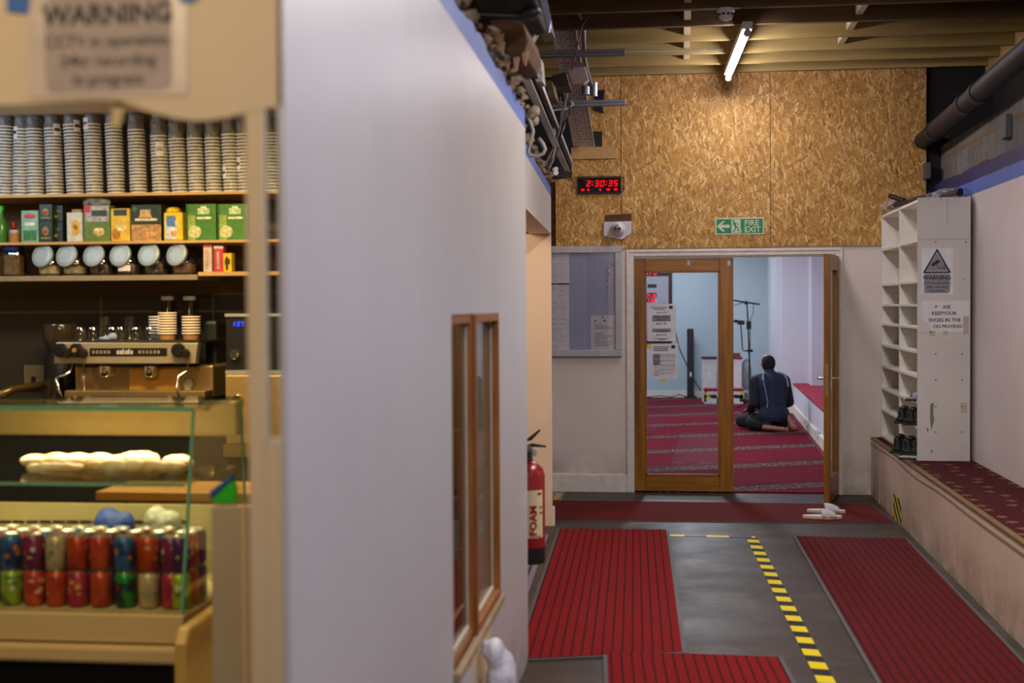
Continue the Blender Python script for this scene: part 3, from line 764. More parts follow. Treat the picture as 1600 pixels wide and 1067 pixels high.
# microphone stand with boom and second arm
ym = 20.6
def q_(px, py): return aY(px, py, ym)
base = aZ(1171, 636, .013)
t = thing('microphone_stand', 'tall black microphone stand with a crossbar boom and side arm', 'microphone stand', (q_(1171, 600).x, ym, .013))
bx_ = q_(1171, 600).x
put(MB().tube([(bx_, ym, .06), q_(1171, 560), q_(1169, 505), q_(1167, 474)], [.013, .013, .011, .009], 8), 'pole', m_blackm, t)
b = MB()
for a_ in (0.4, 2.5, 4.6): b.tube([(bx_, ym, .14), (bx_ + .22 * math.cos(a_), ym + .22 * math.sin(a_), .022)], .008, 6)
put(b, 'tripod_foot', m_blackm, t)
m_boom = M_('1e3a38', .4, .2, name='dark_green_metal')
put(MB().tube([q_(1144, 468.5), q_(1160, 471.5), q_(1187, 475.5)], .012, 8), 'boom', m_boom, t)
put(MB().ell(q_(1166, 473), (.03, .025, .03)).obox(q_(1170, 508), (.035, 0, 0), (0, .02, 0), (0, 0, .06)).obox(q_(1172, 548), (.04, 0, 0), (0, .02, 0), (0, 0, .02)), 'clamp', m_black, t)
put(MB().tube([q_(1171, 548), q_(1162, 548), q_(1160, 545), q_(1158.5, 520), q_(1157.5, 506)], .009, 7), 'side_arm', m_blackm, t)
put(MB().tube([q_(1149, 501.5), q_(1163, 504)], [.02, .028], 10).ell(q_(1149, 501.5), (.03, .03, .025)).obox(q_(1158, 504), (.05, 0, 0), (0, .02, 0), (0, 0, .03)), 'microphone', m_black, t)
put(MB().tube([q_(1177, 475), q_(1177, 490), q_(1172, 500), q_(1172.5, 530), q_(1171, 560)], .005, 6).tube([q_(1147, 477), q_(1157, 474), q_(1166, 472)], .005, 6), 'cable', m_black, t)

# ================================================================ KNEELING MAN
def man():
    org = aZ(1205, 673, .012)
    t = thing('person', 'man kneeling with his back turned in navy jersey, dark trousers, bare feet', 'person', org, math.radians(28))
    Mx = wm(t)
    def L(x, y, z): return Mx @ V(x, y, z)
    skin = NT('skin'); v = skin.coord(); nz = skin.noise(v, 25, 4)
    m_skin = skin.bsdf(skin.ramp(nz, [(.3, '8e5a44'), (.7, 'a8705a')]), .55, 0, nz, .05)
    b = MB()
    # trunk, neck, head
    b.cap(L(0, 0, .24), L(0, .02, .42), .145, .13).cap(L(0, .02, .42), L(0, .03, .6), .13, .14).cap(L(-.15, .03, .625), L(.15, .03, .625), .07, .07)
    b.cap(L(0, .04, .66), L(0, .065, .8), .062, .055)
    rotm = Matrix.Rotation(math.radians(28 - 8), 3, 'Z')
    hd = L(0, .075, .84)
    b.ell(hd, (.078, .098, .108), 20, 14, rotm).ell(hd + rotm @ V(0, .035, -.055), (.058, .062, .055), 14, 10, rotm)
    b.cap(hd + rotm @ V(0, .1, .0), hd + rotm @ V(0, .118, -.028), .012, .016)            # nose
    b.cap(hd + rotm @ V(-.022, .088, -.062), hd + rotm @ V(.022, .088, -.062), .009, .009)  # lips
    b.cap(hd + rotm @ V(-.04, .084, .02), hd + rotm @ V(.04, .084, .02), .012, .012)      # brow
    for sx in (-1, 1):
        b.ell(hd + rotm @ V(sx * .081, .0, -.01), (.013, .022, .034), 12, 8, rotm)          # ears
        # arm, hand resting on the thigh
        sh, el, wr = L(sx * .2, .03, .62), L(sx * .235, .0, .38), L(sx * .17, .25, .27)
        b.cap(sh, el, .052, .042).cap(el, wr, .042, .028)
        pm = L(sx * .135, .33, .235); b.cap(wr, pm, .03, .036)
        for i in range(4):
            k0 = L(sx * (.165 - i * .022), .355, .232); k1 = L(sx * (.16 - i * .02), .395 + (.012, .02, .015, 0)[i], .222); k2 = L(sx * (.155 - i * .018), .42 + (.012, .025, .018, 0)[i], .2)
            b.cap(k0, k1, .0105, .009).cap(k1, k2, .009, .0078)
        b.cap(L(sx * .105, .32, .235), L(sx * .075, .355, .222), .012, .0095)
        # thigh and shin folded under
        hip, kn, an = L(sx * .09, .0, .2), L(sx * .15, .42, .085), L(sx * .12, -.08, .07)
        b.cap(hip, kn, .085, .06).cap(kn, an, .055, .04)
    # feet: one tucked flat, the other on its side with the sole showing
    a0, a1 = L(-.17, -.13, .062), L(.02, -.27, .04)
    b.cap(L(-.12, -.06, .07), a0, .036, .035).cap(a0, a1, .034, .026)
    for i in range(5): b.cap(a1 + V(0, 0, .012 - i * .008), a1 + (a1 - a0).normalized() * (.045 - i * .004) + V(0, -.002 * i, .01 - i * .008), .0125 - i * .0012, .0095 - i * .001, 8)
    c0, c1 = L(.14, -.12, .19), L(.20, -.2, .05)
    b.cap(L(.12, -.02, .12), c0, .036, .036).cap(c0, c1, .036, .044).cap(c1, L(.225, -.14, .042), .04, .03)
    for i in range(5): b.cap(L(.2 + i * .012, -.12, .035), L(.2 + i * .013, -.085, .03), .012 - i * .001, .009, 8)
    organic(b, 'body', m_skin, t, .0065, 4)
    # hair, thin at the crown
    b = MB(); b.ell(hd + rotm @ V(0, -.012, -.004), (.086, .098, .104), 24, 16, rotm)
    hb = MB(); hb.v = b.v; hb.f = [f for f in b.f if (lambda c: (rotm.inverted() @ (c - hd)).z < .088 and ((rotm.inverted() @ (c - hd)).y < .02 + ((rotm.inverted() @ (c - hd)).z) * .6) and (rotm.inverted() @ (c - hd)).z > -.07)(sum((b.v[i] for i in f), Vector()) / 4)]
    ho = put(hb, 'hair', M_('0d0b0a', .95, 0, .3, 60, .1, name='black_hair'), t, smooth=True)
    so = ho.modifiers.new('thick', 'SOLIDIFY'); so.thickness = .006; so.offset = -1
    for sx in (-1, 1): put(MB().ell(hd + rotm @ V(sx * .032, .088, .0), (.011, .008, .008)), 'eye', m_white, t, smooth=True)
    # jersey
    b = MB()
    b.cap(L(0, -.01, .26), L(0, .0, .42), .17, .165).cap(L(0, .0, .42), L(0, .01, .58), .165, .165).cap(L(-.155, .02, .612), L(.155, .02, .612), .085, .085)
    b.cap(L(-.08, -.01, .36), L(-.1, .0, .57), .12, .13).cap(L(.08, -.01, .36), L(.1, .0, .57), .12, .13)
    b.cap(L(0, .02, .66), L(0, .045, .735), .1, .066)
    for sx in (-1, 1):
        b.cap(L(sx * .1, .02, .66), L(sx * .2, .03, .625), .06, .07)
        sv = MB().cap(L(sx * .2, .03, .61), L(sx * .25, -.01, .35), .082, .064).cap(L(sx * .25, -.01, .35), L(sx * .185, .2, .262), .064, .045)
        organic(sv, 'sleeve', M_('090c18', .85, 0, .25, name='dark_sleeve_cloth'), t, .009, 4)
    b.lathe(L(0, -.02, .12), [(.18, 0), (.2, .06), (.185, .17)], n=20).cap(L(-.09, -.04, .2), L(.09, -.04, .2), .13, .13)
    jn = NT('navy_jersey_cloth'); v = jn.coord(); f = jn.noise(jn.coord(scale=(4, 4, 9)), 1.5, 5, .6)
    m_j = jn.bsdf(jn.ramp(f, [(.3, '0b1226'), (.7, '12203e')]), .8, 0, f, .5, dist=.02)
    organic(b, 'jersey', m_j, t, .009, 5)
    # grey piping down the back of each sleeve seam
    m_pipe = M_('7c8490', .7)
    for sx in (-1, 1):
        pts = [L(sx * .1, -.005, .722), L(sx * .15, -.06, .70), L(sx * .17, -.095, .63), L(sx * .165, -.125, .55), L(sx * .155, -.14, .46), L(sx * .14, -.15, .38), L(sx * .15, -.15, .30)]
        if sx > 0: pts = pts[:4]
        b = MB()
        for i in range(len(pts) - 1):
            wd = .022 if i < 2 or sx > 0 else .009
            b.tube([pts[i], pts[i + 1]], wd * .6, 8)
        put(b, 'piping', m_pipe, t)
    # trousers
    b = MB(); b.cap(L(-.06, -.02, .18), L(.06, -.02, .18), .13, .13)
    for sx in (-1, 1):
        hip, kn, an = L(sx * .1, .0, .19), L(sx * .17, .41, .1), L(sx * .1, -.1, .09)
        b.cap(hip, kn, .105, .085).cap(kn, L(sx * .12, -.02, .085), .085, .07)
    b.cap(L(-.19, .12, .1), L(-.12, -.1, .08), .09, .065).cap(L(.1, -.1, .1), L(.1, -.0, .1), .07, .08)
    mb2 = MB(); mb2.v = [V(p.x, p.y, max(p.z, .0135)) for p in b.v]; mb2.f = b.f
    organic(mb2, 'trousers', M_('0d0e14', .85, 0, .2, name='black_trouser_cloth'), t, .009, 4)
    put(MB().tube([L(-.2, -.02, .27), L(-.235, .0, .23), L(-.2, -.06, .25), L(-.19, -.09, .17)], .006, 6), 'drawcord', M_('9aa0a8', .6), t)
man()

# ================================================================ CORRIDOR FLOOR
def rib_mat(name, a, b_, rib, per, ax=0):
    t = NT(name); s_ = t.xyz(t.coord())
    fr = t.math('FRACT', t.math('DIVIDE', s_[ax], per))
    f = t.math('LESS_THAN', fr, rib)
    pile = t.noise(t.coord(), 160, 3); w_ = t.noise(t.coord(), 2.4, 4, .6)
    c = t.ramp(pile, [(.3, a), (.7, b_)])
    c = t.mix(t.ramp(w_, [(.4, 0.0), (.8, .35)]), c, '5e1519')
    c = t.mix(t.math('MULTIPLY', f, .82), c, '1f0d10')
    return t.bsdf(c, .92, 0, t.math('ADD', t.math('MULTIPLY', f, -1.5), pile), .5, dist=.003, spec=.15)
m_rib = rib_mat('ribbed_red_matting', '6c0c10', '8a1216', .2, .046)
m_rib2 = rib_mat('ribbed_red_matting_dim_worn', '4c0c10', '621216', .2, .046)  # dirtier, and darkened for the light falling off on this side
m_edge = M_('4b4a4c', .6, name='rubber_edging')
def mat4(name, label, c, surf, h=.011, edge=.02, cat='mat'):
    """mat lying on the floor with corners c = far left, far right, near right, near left"""
    c = [V(p.x, p.y, 0) for p in c]; m = sum(c, Vector()) / 4
    ang = math.atan2((c[3] - c[0]).x, -(c[3] - c[0]).y)
    t = thing(name, label, cat, m, ang)
    def inset(k):
        out = []
        for i in range(4):
            d1 = (c[(i + 1) % 4] - c[i]).normalized(); d2 = (c[i - 1] - c[i]).normalized(); out.append(c[i] + (d1 + d2) * k)
        return out
    q = inset(edge) if edge else c
    put(MB().prism(q, (0, 0, h)), 'pile', surf, t)
    if edge:
        b = MB()
        for i in range(4):
            j = (i + 1) % 4; b.prism([c[i], c[j], q[j], q[i]], (0, 0, h * .75))
        put(b, 'rubber_edge', m_edge, t)
    return t
g = lambda px, py: aZ(px, py, 0)
mat4('floor_mat', 'ribbed red mat beside the fire extinguisher, with a grey rubber edge', [g(871, 827), g(1045, 829), g(1073, 1022), g(800, 1035)], m_rib)
nl = g(942, 1019); nr = g(1222, 1029); dn = V(.02, -2.2, 0)
mat4('floor_mat', 'ribbed red mat lying over the near edge between the wall and the hazard tape', [nl, nr, nr + V(.14, -2.2, 0), nl + V(.14, -2.2, 0)], m_rib, h=.014)
fl, fr = g(1239, 839), g(1426, 843); 
mat4('floor_mat', 'long ribbed red mat beside the raised bench', [fl, V(1.5, fr.y, 0), V(1.49, 3.2, 0), V(.84, 3.2, 0)], m_rib2)
m_plain = NT('plain_worn_red_carpet'); pv = m_plain.coord(); pn = m_plain.noise(pv, 120, 3)
m_plain = m_plain.bsdf(m_plain.mix(m_plain.ramp(m_plain.noise(pv, 3, 5, .7), [(.4, 0.0), (.7, .6)]), m_plain.ramp(pn, [(.3, '56181a'), (.7, '6a2422')]), '43211b'), .95, 0, pn, .4, dist=.003, spec=.1)
mat4('floor_mat', 'plain worn red mat laid across in front of the doors under the slippers', [V(-1.9, 10.93, 0), g(1360, 789), g(1402, 819), V(-1.8, 9.9, 0)], m_plain, h=.009, edge=.012)
mat4('floor_mat', 'grey mat with dark stripes in the side doorway below the extinguisher', [V(-1.7, 9.3, 0), V(-.905, 9.3, 0), V(-.80, 6.5, 0), V(-1.6, 6.5, 0)],
     rib_mat('grey_striped_matting', '6e6a74', '8c8894', .22, .07), h=.008, edge=0)
tag(put(MB().prism([g(864, 769) , g(882, 769), g(877, 782), g(864, 782)], (0, 0, .003)), 'floor_plate', M_('8f8c80', .35, .7)), 'small metal plate with yellow marks on the floor at the baseboard', 'plate')
b = MB()
for px, py in ((873, 773), (871, 776), (869, 779)): p = g(px, py); b.box(p.x - .02, p.x + .02, p.y - .03, p.y + .03, .003, .0045)
o = put(b, 'floor_marker', m_yellow); tag(o, 'yellow paint marks on the small metal floor plate', 'marker')
# yellow and black tape
def tape_mat():
    t = NT('yellow_black_tape'); s_ = t.xyz(t.coord())
    f = t.math('LESS_THAN', t.math('FRACT', t.math('DIVIDE', t.math('ADD', s_[1], t.math('MULTIPLY', s_[0], .25)), .225)), .52)
    return t.bsdf(t.mix(f, '1a191d', 'e0c60c'), .65, spec=.2)
a_, b_ = g(1174, 839), g(1292, 1067); d_ = (b_ - a_).normalized(); b2 = a_ + d_ * 6
s_ = V(-d_.y, d_.x, 0) * .037
t = thing('hazard_tape', 'yellow and black striped tape stuck on the floor between two red mats', 'tape', a_, math.atan2(-d_.x, d_.y) + PI)
put(MB().prism([a_ - s_, a_ + s_, b2 + s_, b2 - s_], (0, 0, .002)), 'long_strip', tape_mat(), t)
c_, e_ = g(1046, 836.5), g(1180, 839.5); q_n = V(0, .03, 0)
put(MB().prism([c_ - q_n, e_ - q_n, e_ + q_n, c_ + q_n], (0, 0, .0025)), 'short_strip', hazard('short_hazard_strip', 0, .3, 0), t)

# ================================================================ BENCH AND RACK
BX, BZ = 1.552, .48
t = thing('raised_bench', 'long raised bench with painted front and dark red patterned carpet along the wall', 'bench', (1.78, 8, 0))
put(MB().box(BX, RX - .001, 2.5, FW - .02, 0, BZ - .012), 'bench_front', m_bench, t)
def bench_carpet():
    t = NT('dark_red_star_carpet'); v = t.coord()
    vo = t.n('ShaderNodeTexVoronoi', distance='MANHATTAN'); vo.voronoi_dimensions = '2D'; vo.inputs['Scale'].default_value = 5.2; vo.inputs['Randomness'].default_value = .35; t.l(v, vo.inputs['Vector'])
    d = t.math('ADD', vo.outputs['Distance'], t.math('MULTIPLY', t.noise(v, 40, 2), .16))
    star = t.math('LESS_THAN', d, .27); ring = t.math('LESS_THAN', t.math('ABSOLUTE', t.math('SUBTRACT', d, .2)), .02)
    vd = t.n('ShaderNodeTexVoronoi'); vd.voronoi_dimensions = '2D'; vd.inputs['Scale'].default_value = 34; vd.inputs['Randomness'].default_value = .2; t.l(v, vd.inputs['Vector'])
    c = t.ramp(t.noise(v, 90, 3), [(.3, '2e080e'), (.7, '440e18')])
    c = t.mix(t.math('MULTIPLY', t.math('LESS_THAN', vd.outputs['Distance'], .2), .55), c, '7c4438')
    c = t.mix(t.math('MULTIPLY', star, .6), c, '8c6c54'); c = t.mix(t.math('MULTIPLY', ring, .6), c, '4a2a24')
    return t.bsdf(c, .95, 0, t.noise(v, 200, 2), .3, spec=.1)
put(MB().box(BX + .03, RX - .001, 2.5, FW - .02, BZ - .012, BZ), 'carpet_top', bench_carpet(), t, loc=(0, 0, 0))
put(MB().box(BX - .004, BX + .032, 2.5, FW - .02, BZ - .014, BZ + .002), 'edge_strip', M_('7a5e34', .45, .3, name='worn_brass_edge'), t, bevel=.003)
mb = MB()
pts = [V(BX - .004, 2.5 + (FW - 2.5) * i / 30, BZ - .045 - .012 * math.sin(i * .9) * math.exp(-((i - 24) / 6) ** 2)) for i in range(31)]
mb.tube(pts, .0025, 6); put(mb, 'cable', M_('8a705e', .6), t)  # thin tube standing in for the lit ridge of the bench edge
put(MB().box(BX - .006, BX, 10.98, 11.02, 0, BZ - .02), 'batten', M_('a899a8', .6), t)
p = aX(1402, 796, BX)
tag(put(MB().box(BX - .002, BX, p.y - .17, p.y + .17, p.z - .09, p.z + .09), 'hazard_sticker', hazard('hazard_sticker_print', 1, .17, -1.9)), 'yellow and black hazard sticker low on the front of the raised bench', 'sticker')
# shoe rack
KX, K0, K1, KT = 1.634, 9.775, FW - .012, 2.30
KD = 10.56
m_rack = M_('ece8de', .42, 0, .03, 10, name='white_rack_board')
m_rackside = paint('grey_white_rack_side', 'cec8c4', 'aea49e', .4, rough=.5)
t = thing('shoe_rack', 'tall white pigeonhole shoe rack with warning notices on its side', 'rack', (1.82, 10.6, BZ))
KB = RX - .03
put(MB().box(KX, KB, K0 - .018, K0, BZ + .001, KT + .012), 'side_panel', m_rackside, t, bevel=.002)
put(MB().box(KX, KB, K1 - .018, K1, BZ + .001, KT), 'side_panel', m_rack, t)
put(MB().box(KX, KB, KD - .012, KD + .012, BZ + .001, KT), 'divider', m_rack, t)
put(MB().box(KB - .008, KB, K0, K1 - .018, BZ + .001, KT), 'back_panel', M_('d8ceb0', .5, name='cream_back_board'), t)
put(MB().box(KX, KB, K0, K1, KT - .018, KT), 'top_panel', m_rack, t)
zs = [aX(1433, y_, KX).z for y_ in (376, 440, 477, 512, 550.5, 589, 630, 669)] + [BZ + .0115]
for z in zs:
    for a_, b_ in ((K0, KD - .012), (KD + .012, K1 - .018)): put(MB().box(KX, KB - .008, a_, b_, z - .009, z + .009), 'shelf', m_rack, t, bevel=.0015)
mb = MB()
for px in (1462, 1503):
    for py in (594, 635, 675, 553, 378): p = aY(px + (px == 1503 and py == 378) * 6, py, K0 - .018); mb.cyl(p, p + V(0, -.002, 0), .005, 8)
for px, py in ((1450, 311), (1470, 310), (1498, 309), (1518, 312), (1505, 437), (1507, 470)): p = aY(px, py, K0 - .018); mb.cyl(p, p + V(0, -.002, 0), .004, 8)
put(mb, 'screw', m_black, t)
yk0 = K0 - .019
a, d = aY(1454, 630, yk0), aY(1459, 672, yk0)
mb = MB().prism([(a.x, yk0, a.z), (a.x + .022, yk0, a.z + .002), (a.x + .018, yk0, a.z - .07), (a.x + .026, yk0, a.z - .12), (a.x + .004, yk0, a.z - .19), (a.x - .004, yk0, a.z - .1)], (0, .001, 0))
mb.prism([(a.x - .03, yk0, a.z - .17), (a.x - .012, yk0, a.z - .18), (a.x - .018, yk0, a.z - .205)], (0, .001, 0)).prism([(a.x, yk0, a.z - .33), (a.x + .014, yk0, a.z - .325), (a.x + .01, yk0, a.z - .35)], (0, .001, 0))
put(mb, 'scuff', M_('7c736a', .8), t)
put(MB().box(aY(1501, 630, yk0).x, aY(1511, 645, yk0).x, yk0, yk0 + .001, aY(1505, 645, yk0).z, aY(1505, 629, yk0).z), 'tape_residue', M_('b8ab8e', .7), t)
put(MB().box(aY(1480, 310, yk0).x, aY(1480.6, 310, yk0).x, yk0, yk0 + .001, aY(1480, 348, yk0).z, aY(1480, 310, yk0).z).box(aY(1434, 373, yk0).x, aY(1520, 373, yk0).x, yk0, yk0 + .001, aY(1480, 374, yk0).z, aY(1480, 373.4, yk0).z), 'crack', M_('8b837c', .8), t)
# cctv notice
def cctv(c0, c1, yp, label, u0=.08, u1=.9, tri=True, paper=m_lam, v_split=.55, v0=.04, v1=.97, dark=m_greyink, ink=m_ink):
    o, a, d = sheet('warning_notice', label, 'notice', c0, c1, yp, paper)
    w_ = d.x - a.x; h_ = a.z - d.z; y1 = yp - .0012
    Q = lambda u, v, dy=0.: V(a.x + w_ * u, y1 - dy, a.z - h_ * v)
    rr = .03
    def rbox(mb, ua, ub, va, vb, r, dy):
        P_ = []
        A, B = Q(ua, vb), Q(ub, va)
        for cx_, cz_, s0 in ((B.x - r, B.z - r, 0), (A.x + r, B.z - r, 1), (A.x + r, A.z + r, 2), (B.x - r, A.z + r, 3)):
            for k in range(5):
                an = PI / 2 * (s0 + k / 4); P_.append(V(cx_ + r * math.cos(an), y1 - dy, cz_ + r * math.sin(an)))
        mb.prism(P_, (0, dy * .9, 0))
    b = MB(); rbox(b, u0, u1, v_split, v1, w_ * .06, .0004)
    if tri:
        cxu = (u0 + u1) / 2
        b.prism([Q(cxu, v0 + .06, .0004), Q(u1 - .06, v_split - .06, .0004), Q(u0 + .06, v_split - .06, .0004)], (0, .0003, 0))
    put(b, 'grey_print', dark, o)
    b = MB(); gh = h_ * (v1 - v_split); gw = w_ * (u1 - u0); cu = (u0 + u1) / 2
    for s_, v, sz, bo in (('WARNING', .30, .23, .03), ('CCTV in operation,', .53, .135, .012), ('24hr recording', .73, .135, .012), ('in progress', .92, .135, .012)):
        b.text(s_, Q(cu, v_split + (v1 - v_split) * v, .0008), R, U, gh * sz * 1.25, bold=bo, depth=.0002)
    if tri:
        T = [Q(cxu, v0, .0008), Q(u1, v_split - .03, .0008), Q(u0, v_split - .03, .0008)]
        for i in range(3): b.tube([T[i], T[(i + 1) % 3]], w_ * .028, 6)
        for p_ in T: b.ell(p_, (w_ * .03,) * 3, 8, 6)
        m = Q(.44, .30, .001); b.prism([m + V(x * w_, 0, z * w_) for x, z in ((-.14, -.06), (.1, .09), (.15, .0), (-.09, -.15))], (0, .0005, 0))
        b.tube([m + V(.03 * w_, 0, -.06 * w_), m + V(.09 * w_, 0, -.2 * w_), m + V(.3 * w_, 0, -.18 * w_)], w_ * .012, 5).bar(m + V(.3 * w_, 0, -.1 * w_), m + V(.3 * w_, 0, -.25 * w_), w_ * .02, .001)
    put(b, 'lettering', ink, o)
    return o, a, d
cctv((1440, 388), (1489, 460), yk0, 'laminated CCTV warning notice with camera triangle on the side of the shoe rack')
o, a, d = sheet('shoes_notice', 'torn white paper notice in capitals below the camera warning on the shoe rack', 'notice', (1440, 470), (1515, 519), yk0 + .0, m_paper)
w_ = d.x - a.x; h_ = a.z - d.z; y1 = yk0 - .0014
b = MB()
for s_, px, py, sz, al in (('P', 1461, 482, .033, 'LEFT'), ('ASE', 1473, 482, .033, 'LEFT'), ('KEEPYOUR', 1475, 492, .034, 'CENTER'), ('SHOES IN THE', 1476, 502.5, .034, 'CENTER'), ('CKS PROVIDED', 1481, 512, .029, 'CENTER')):
    b.text(s_, aY(px, py, y1), R, U, sz, al, bold=.022, depth=.0002)
put(b, 'lettering', m_ink, o)
A = [aY(x, y_, y1 - .001) for x, y_ in ((1438, 496), (1456, 519), (1438, 520))]
put(MB().prism(A, (0, .0005, 0)), 'bare_patch', m_rackside, o)
A = [aY(1440, 497, y1), aY(1456, 518, y1), aY(1451, 505, y1) + V(0, -.012, 0)]
put(MB().prism(A, (0, .0006, 0)), 'curled_corner', m_white, o)
A = MB()
for q0, q1 in (((1505, 494), (1514, 522)), ((1453, 517), (1461, 524)), ((1474, 517), (1481, 523))):
    e0, e1 = aY(*q0, y1), aY(*q1, y1); put(MB().box(e0.x, e1.x, y1 - .001, y1 + .0005, e1.z, e0.z), 'tape', M_('b5a89c', .4), o)
# black tubes wrapped in plastic on top of the rack
t = thing('wrapped_tubes', 'black metal tubes in crumpled clear plastic lying on top of the shoe rack', 'tubes', (1.8, 10.2, KT + .012))
zt2 = KT + .045
b = MB().tube([(1.66, 11.2, zt2), (1.76, 10.4, zt2 + .01), (1.95, 9.9, zt2 + .02)], .022, 10).tube([(1.93, 9.82, zt2 + .0), (1.75, 10.5, zt2), (1.66, 10.9, zt2)], .026, 10)
put(b, 'tube', m_blackm, t, auto=True)
put(MB().tube([(1.70, 10.75, zt2 + .02), (1.62, 10.92, zt2 + .07)], .02, 10), 'tube', m_blackm, t, auto=True)
def wr(u, v):
    x0, y0_ = 1.66 + .3 * u, 11.25 - 1.4 * u
    r = .035 + .02 * math.sin(9 * u + 3 * v) + random.uniform(-.007, .007)
    return (x0 + r * 1.6 * math.cos(2 * PI * v), y0_ + r * .6 * math.cos(2 * PI * v), zt2 + .002 + max(-.03, r * math.sin(2 * PI * v)))
put(MB().grid(wr, 26, 14), 'plastic_wrap', film((.8, .83, .88), .55), t, auto=False, fix=False)
p = aX(1397, 378, KX + .05)
tag(organic(MB().ell((KX + .06, 10.66, p.z - .015), (.04, .03, .05)).ell((KX + .07, 10.67, p.z - .055), (.05, .05, .03)), 'plastic_bag', M_('c4c8cc', .3), voxel=.01), 'small crumpled clear bag in a top pigeonhole of the shoe rack', 'bag')
# shoes
m_shoe = M_('0b0b0e', .6, 0, .25, 60, .2, name='black_shoe_leather'); m_sole = M_('1f1f20', .7, name='dark_sole')
def shoe(label, x, y, z, rz, L=.30, hi=.10, col=m_shoe, grp=None):
    """heel towards +x of its own frame, toe at -x"""
    t = thing('shoe', label, 'shoe', (x, y, z), rz, grp); T = wm(t); q = lambda *a_: T @ V(*a_)
    Rr = T.to_3x3()
    b = MB()
    b.ell(q(L * .30, 0, .03), (.05, .036, .03), rot=Rr).ell(q(-L * .32, .003, .028), (.052, .044, .026), rot=Rr).cap(q(L * .3, 0, .028), q(-L * .3, .002, .028), .034, .038)
    b.cap(q(L * .30, 0, .05), q(L * .32, 0, hi - .012), .034, .026).cap(q(L * .12, 0, .05), q(L * .14, 0, hi - .012), .036, .028).cap(q(-L * .05, 0, .045), q(.0, 0, hi - .035), .034, .026).cap(q(-L * .25, .002, .036), q(0, 0, .055), .032, .03)
    b2 = MB(); b2.v = [V(p_.x, p_.y, max(p_.z, z + .014)) for p_ in b.v]; b2.f = b.f
    up = organic(b2, 'upper', col, t, .007, 4)
    pts = []
    for i in range(24):
        an = 2 * PI * i / 24; cx_ = math.cos(an) * L * .5; wy = .046 if cx_ < 0 else .038
        pts.append(q(cx_, math.sin(an) * wy * (1.15 - .25 * abs(math.cos(an))), 0.001))
    put(MB().prism(pts, (0, 0, .02)), 'sole', m_sole, t, bevel=.004)
    put(MB().ell(q(L * .26, 0, hi + .012), (.038, .022, .02), rot=Rr), 'opening', m_black, t, smooth=True)
    b = MB()
    for i in range(4):
        s0 = -.045 + i * .02; b.tube([q(s0, -.022, .07 + i * .008), q(s0 + .008, 0, .08 + i * .009), q(s0, .022, .07 + i * .008)], .003, 5)
    put(b, 'laces', m_black, t)
    return t
zsh = zs[-2] + .009; zsb = zs[-1] + .009
shoe('black trainer on the second shelf up of the rack, its heel jutting out', KX + .03, 10.03, zsh, PI + .08)
shoe('black trainer on the second shelf up, behind its pair against the rack side', KX + .07, 9.89, zsh, PI)
shoe('larger black trainer on the lowest shelf of the rack, its heel jutting over the bench', KX + .01, 10.06, zsb, PI + .12, .32, .112)
shoe('black trainer on the lowest shelf of the rack, tucked against the side panel', KX + .06, 9.90, zsb, PI, .32, .112)
def slipper(label, x, y, z, rz, L=.27, col=m_white, strap=True, colS=None):
    t = thing('slipper', label, 'slipper', (x, y, z), rz); T = wm(t); q = lambda *a_: T @ V(*a_)
    def outline(k, zz):
        out = []
        for i in range(28):
            an = 2 * PI * i / 28; cx_ = math.cos(an); wv = (.047 if cx_ < 0 else .038) - .004 * math.cos(2 * an)
            out.append(q(cx_ * L * .5 * k, math.sin(an) * wv * k, zz))
        return out
    put(MB().prism(outline(1, .0), (0, 0, .014)), 'sole', M_('c9a98c', .6, name='worn_slipper_edge') if col is m_white else colS or m_sole, t, bevel=.003)
    put(MB().prism(outline(.98, .014), (0, 0, .012)), 'footbed', col, t, bevel=.004)
    if strap:
        def sf(u, v):
            x = -.1 + .105 * u; hh = .026 + .032 * math.sin(u * PI * .5 + .25); an = PI * v; wv = .047
            return q(x + .012 * math.sin(an), math.cos(an) * wv, .016 + hh * math.sin(an) ** .7 if 0 < v < 1 else .012)
        so = put(MB().grid(sf, 8, 18), 'strap', M_('cfccd0', .75, name='towelling_strap') if col is m_white else col, t, smooth=True, fix=False)
        m_ = so.modifiers.new('thick', 'SOLIDIFY'); m_.thickness = .007
    return t
p = g(1285, 812); slipper('white slipper on the cross mat, the one closer to the ribbed mats', p.x, p.y, .009, PI, .29)
p = g(1291, 803); slipper('white slipper on the cross mat, the one closer to the doors', p.x, p.y, .009, PI - .12, .29)
slipper('grey flat sandal on the third shelf up of the shoe rack', KX + .07, 9.87, zs[-3] + .009, 0, .27, M_('8d8f98', .6), True)
slipper('pale grey slipper lying on the bench carpet below the black shoes', KX + .02, 9.85, BZ + .0, .0, .27, M_('a9a6a8', .6), False)

# ================================================================ FAR WALL THINGS
# led clock
yc = y0 - .03
a, d = aY(902, 277, yc), aY(971, 302, yc)
t = thing('digital_clock', 'black digital wall clock with glowing red digits on the strand board', 'clock', ((a.x + d.x) / 2, yc, d.z))
put(MB().box(a.x, d.x, yc, y0 - .001, d.z, a.z), 'case', m_black, t, bevel=.006)
put(MB().box(a.x + .012, d.x - .012, yc - .0015, yc, d.z + .012, a.z - .012), 'display_window', M_('16060a', .12, name='dark_red_window'), t)
w_ = d.x - a.x; h_ = a.z - d.z
b = MB(); digits(b, '2:30:35', V(a.x + w_ * .2, yc - .0018, d.z + h_ * .42), w_ * .095, h_ * .38, h_ * .075, w_ * .03, .16)
for u, ww in ((.08, .085), (.225, .055), (.50, .045), (.655, .10), (.82, .10)):
    b.ell((a.x + w_ * (u + ww / 2), yc - .002, d.z + h_ * .24), (w_ * ww / 2, .0015, h_ * .075), 10, 6)
put(b, 'digit', m_led2, t)
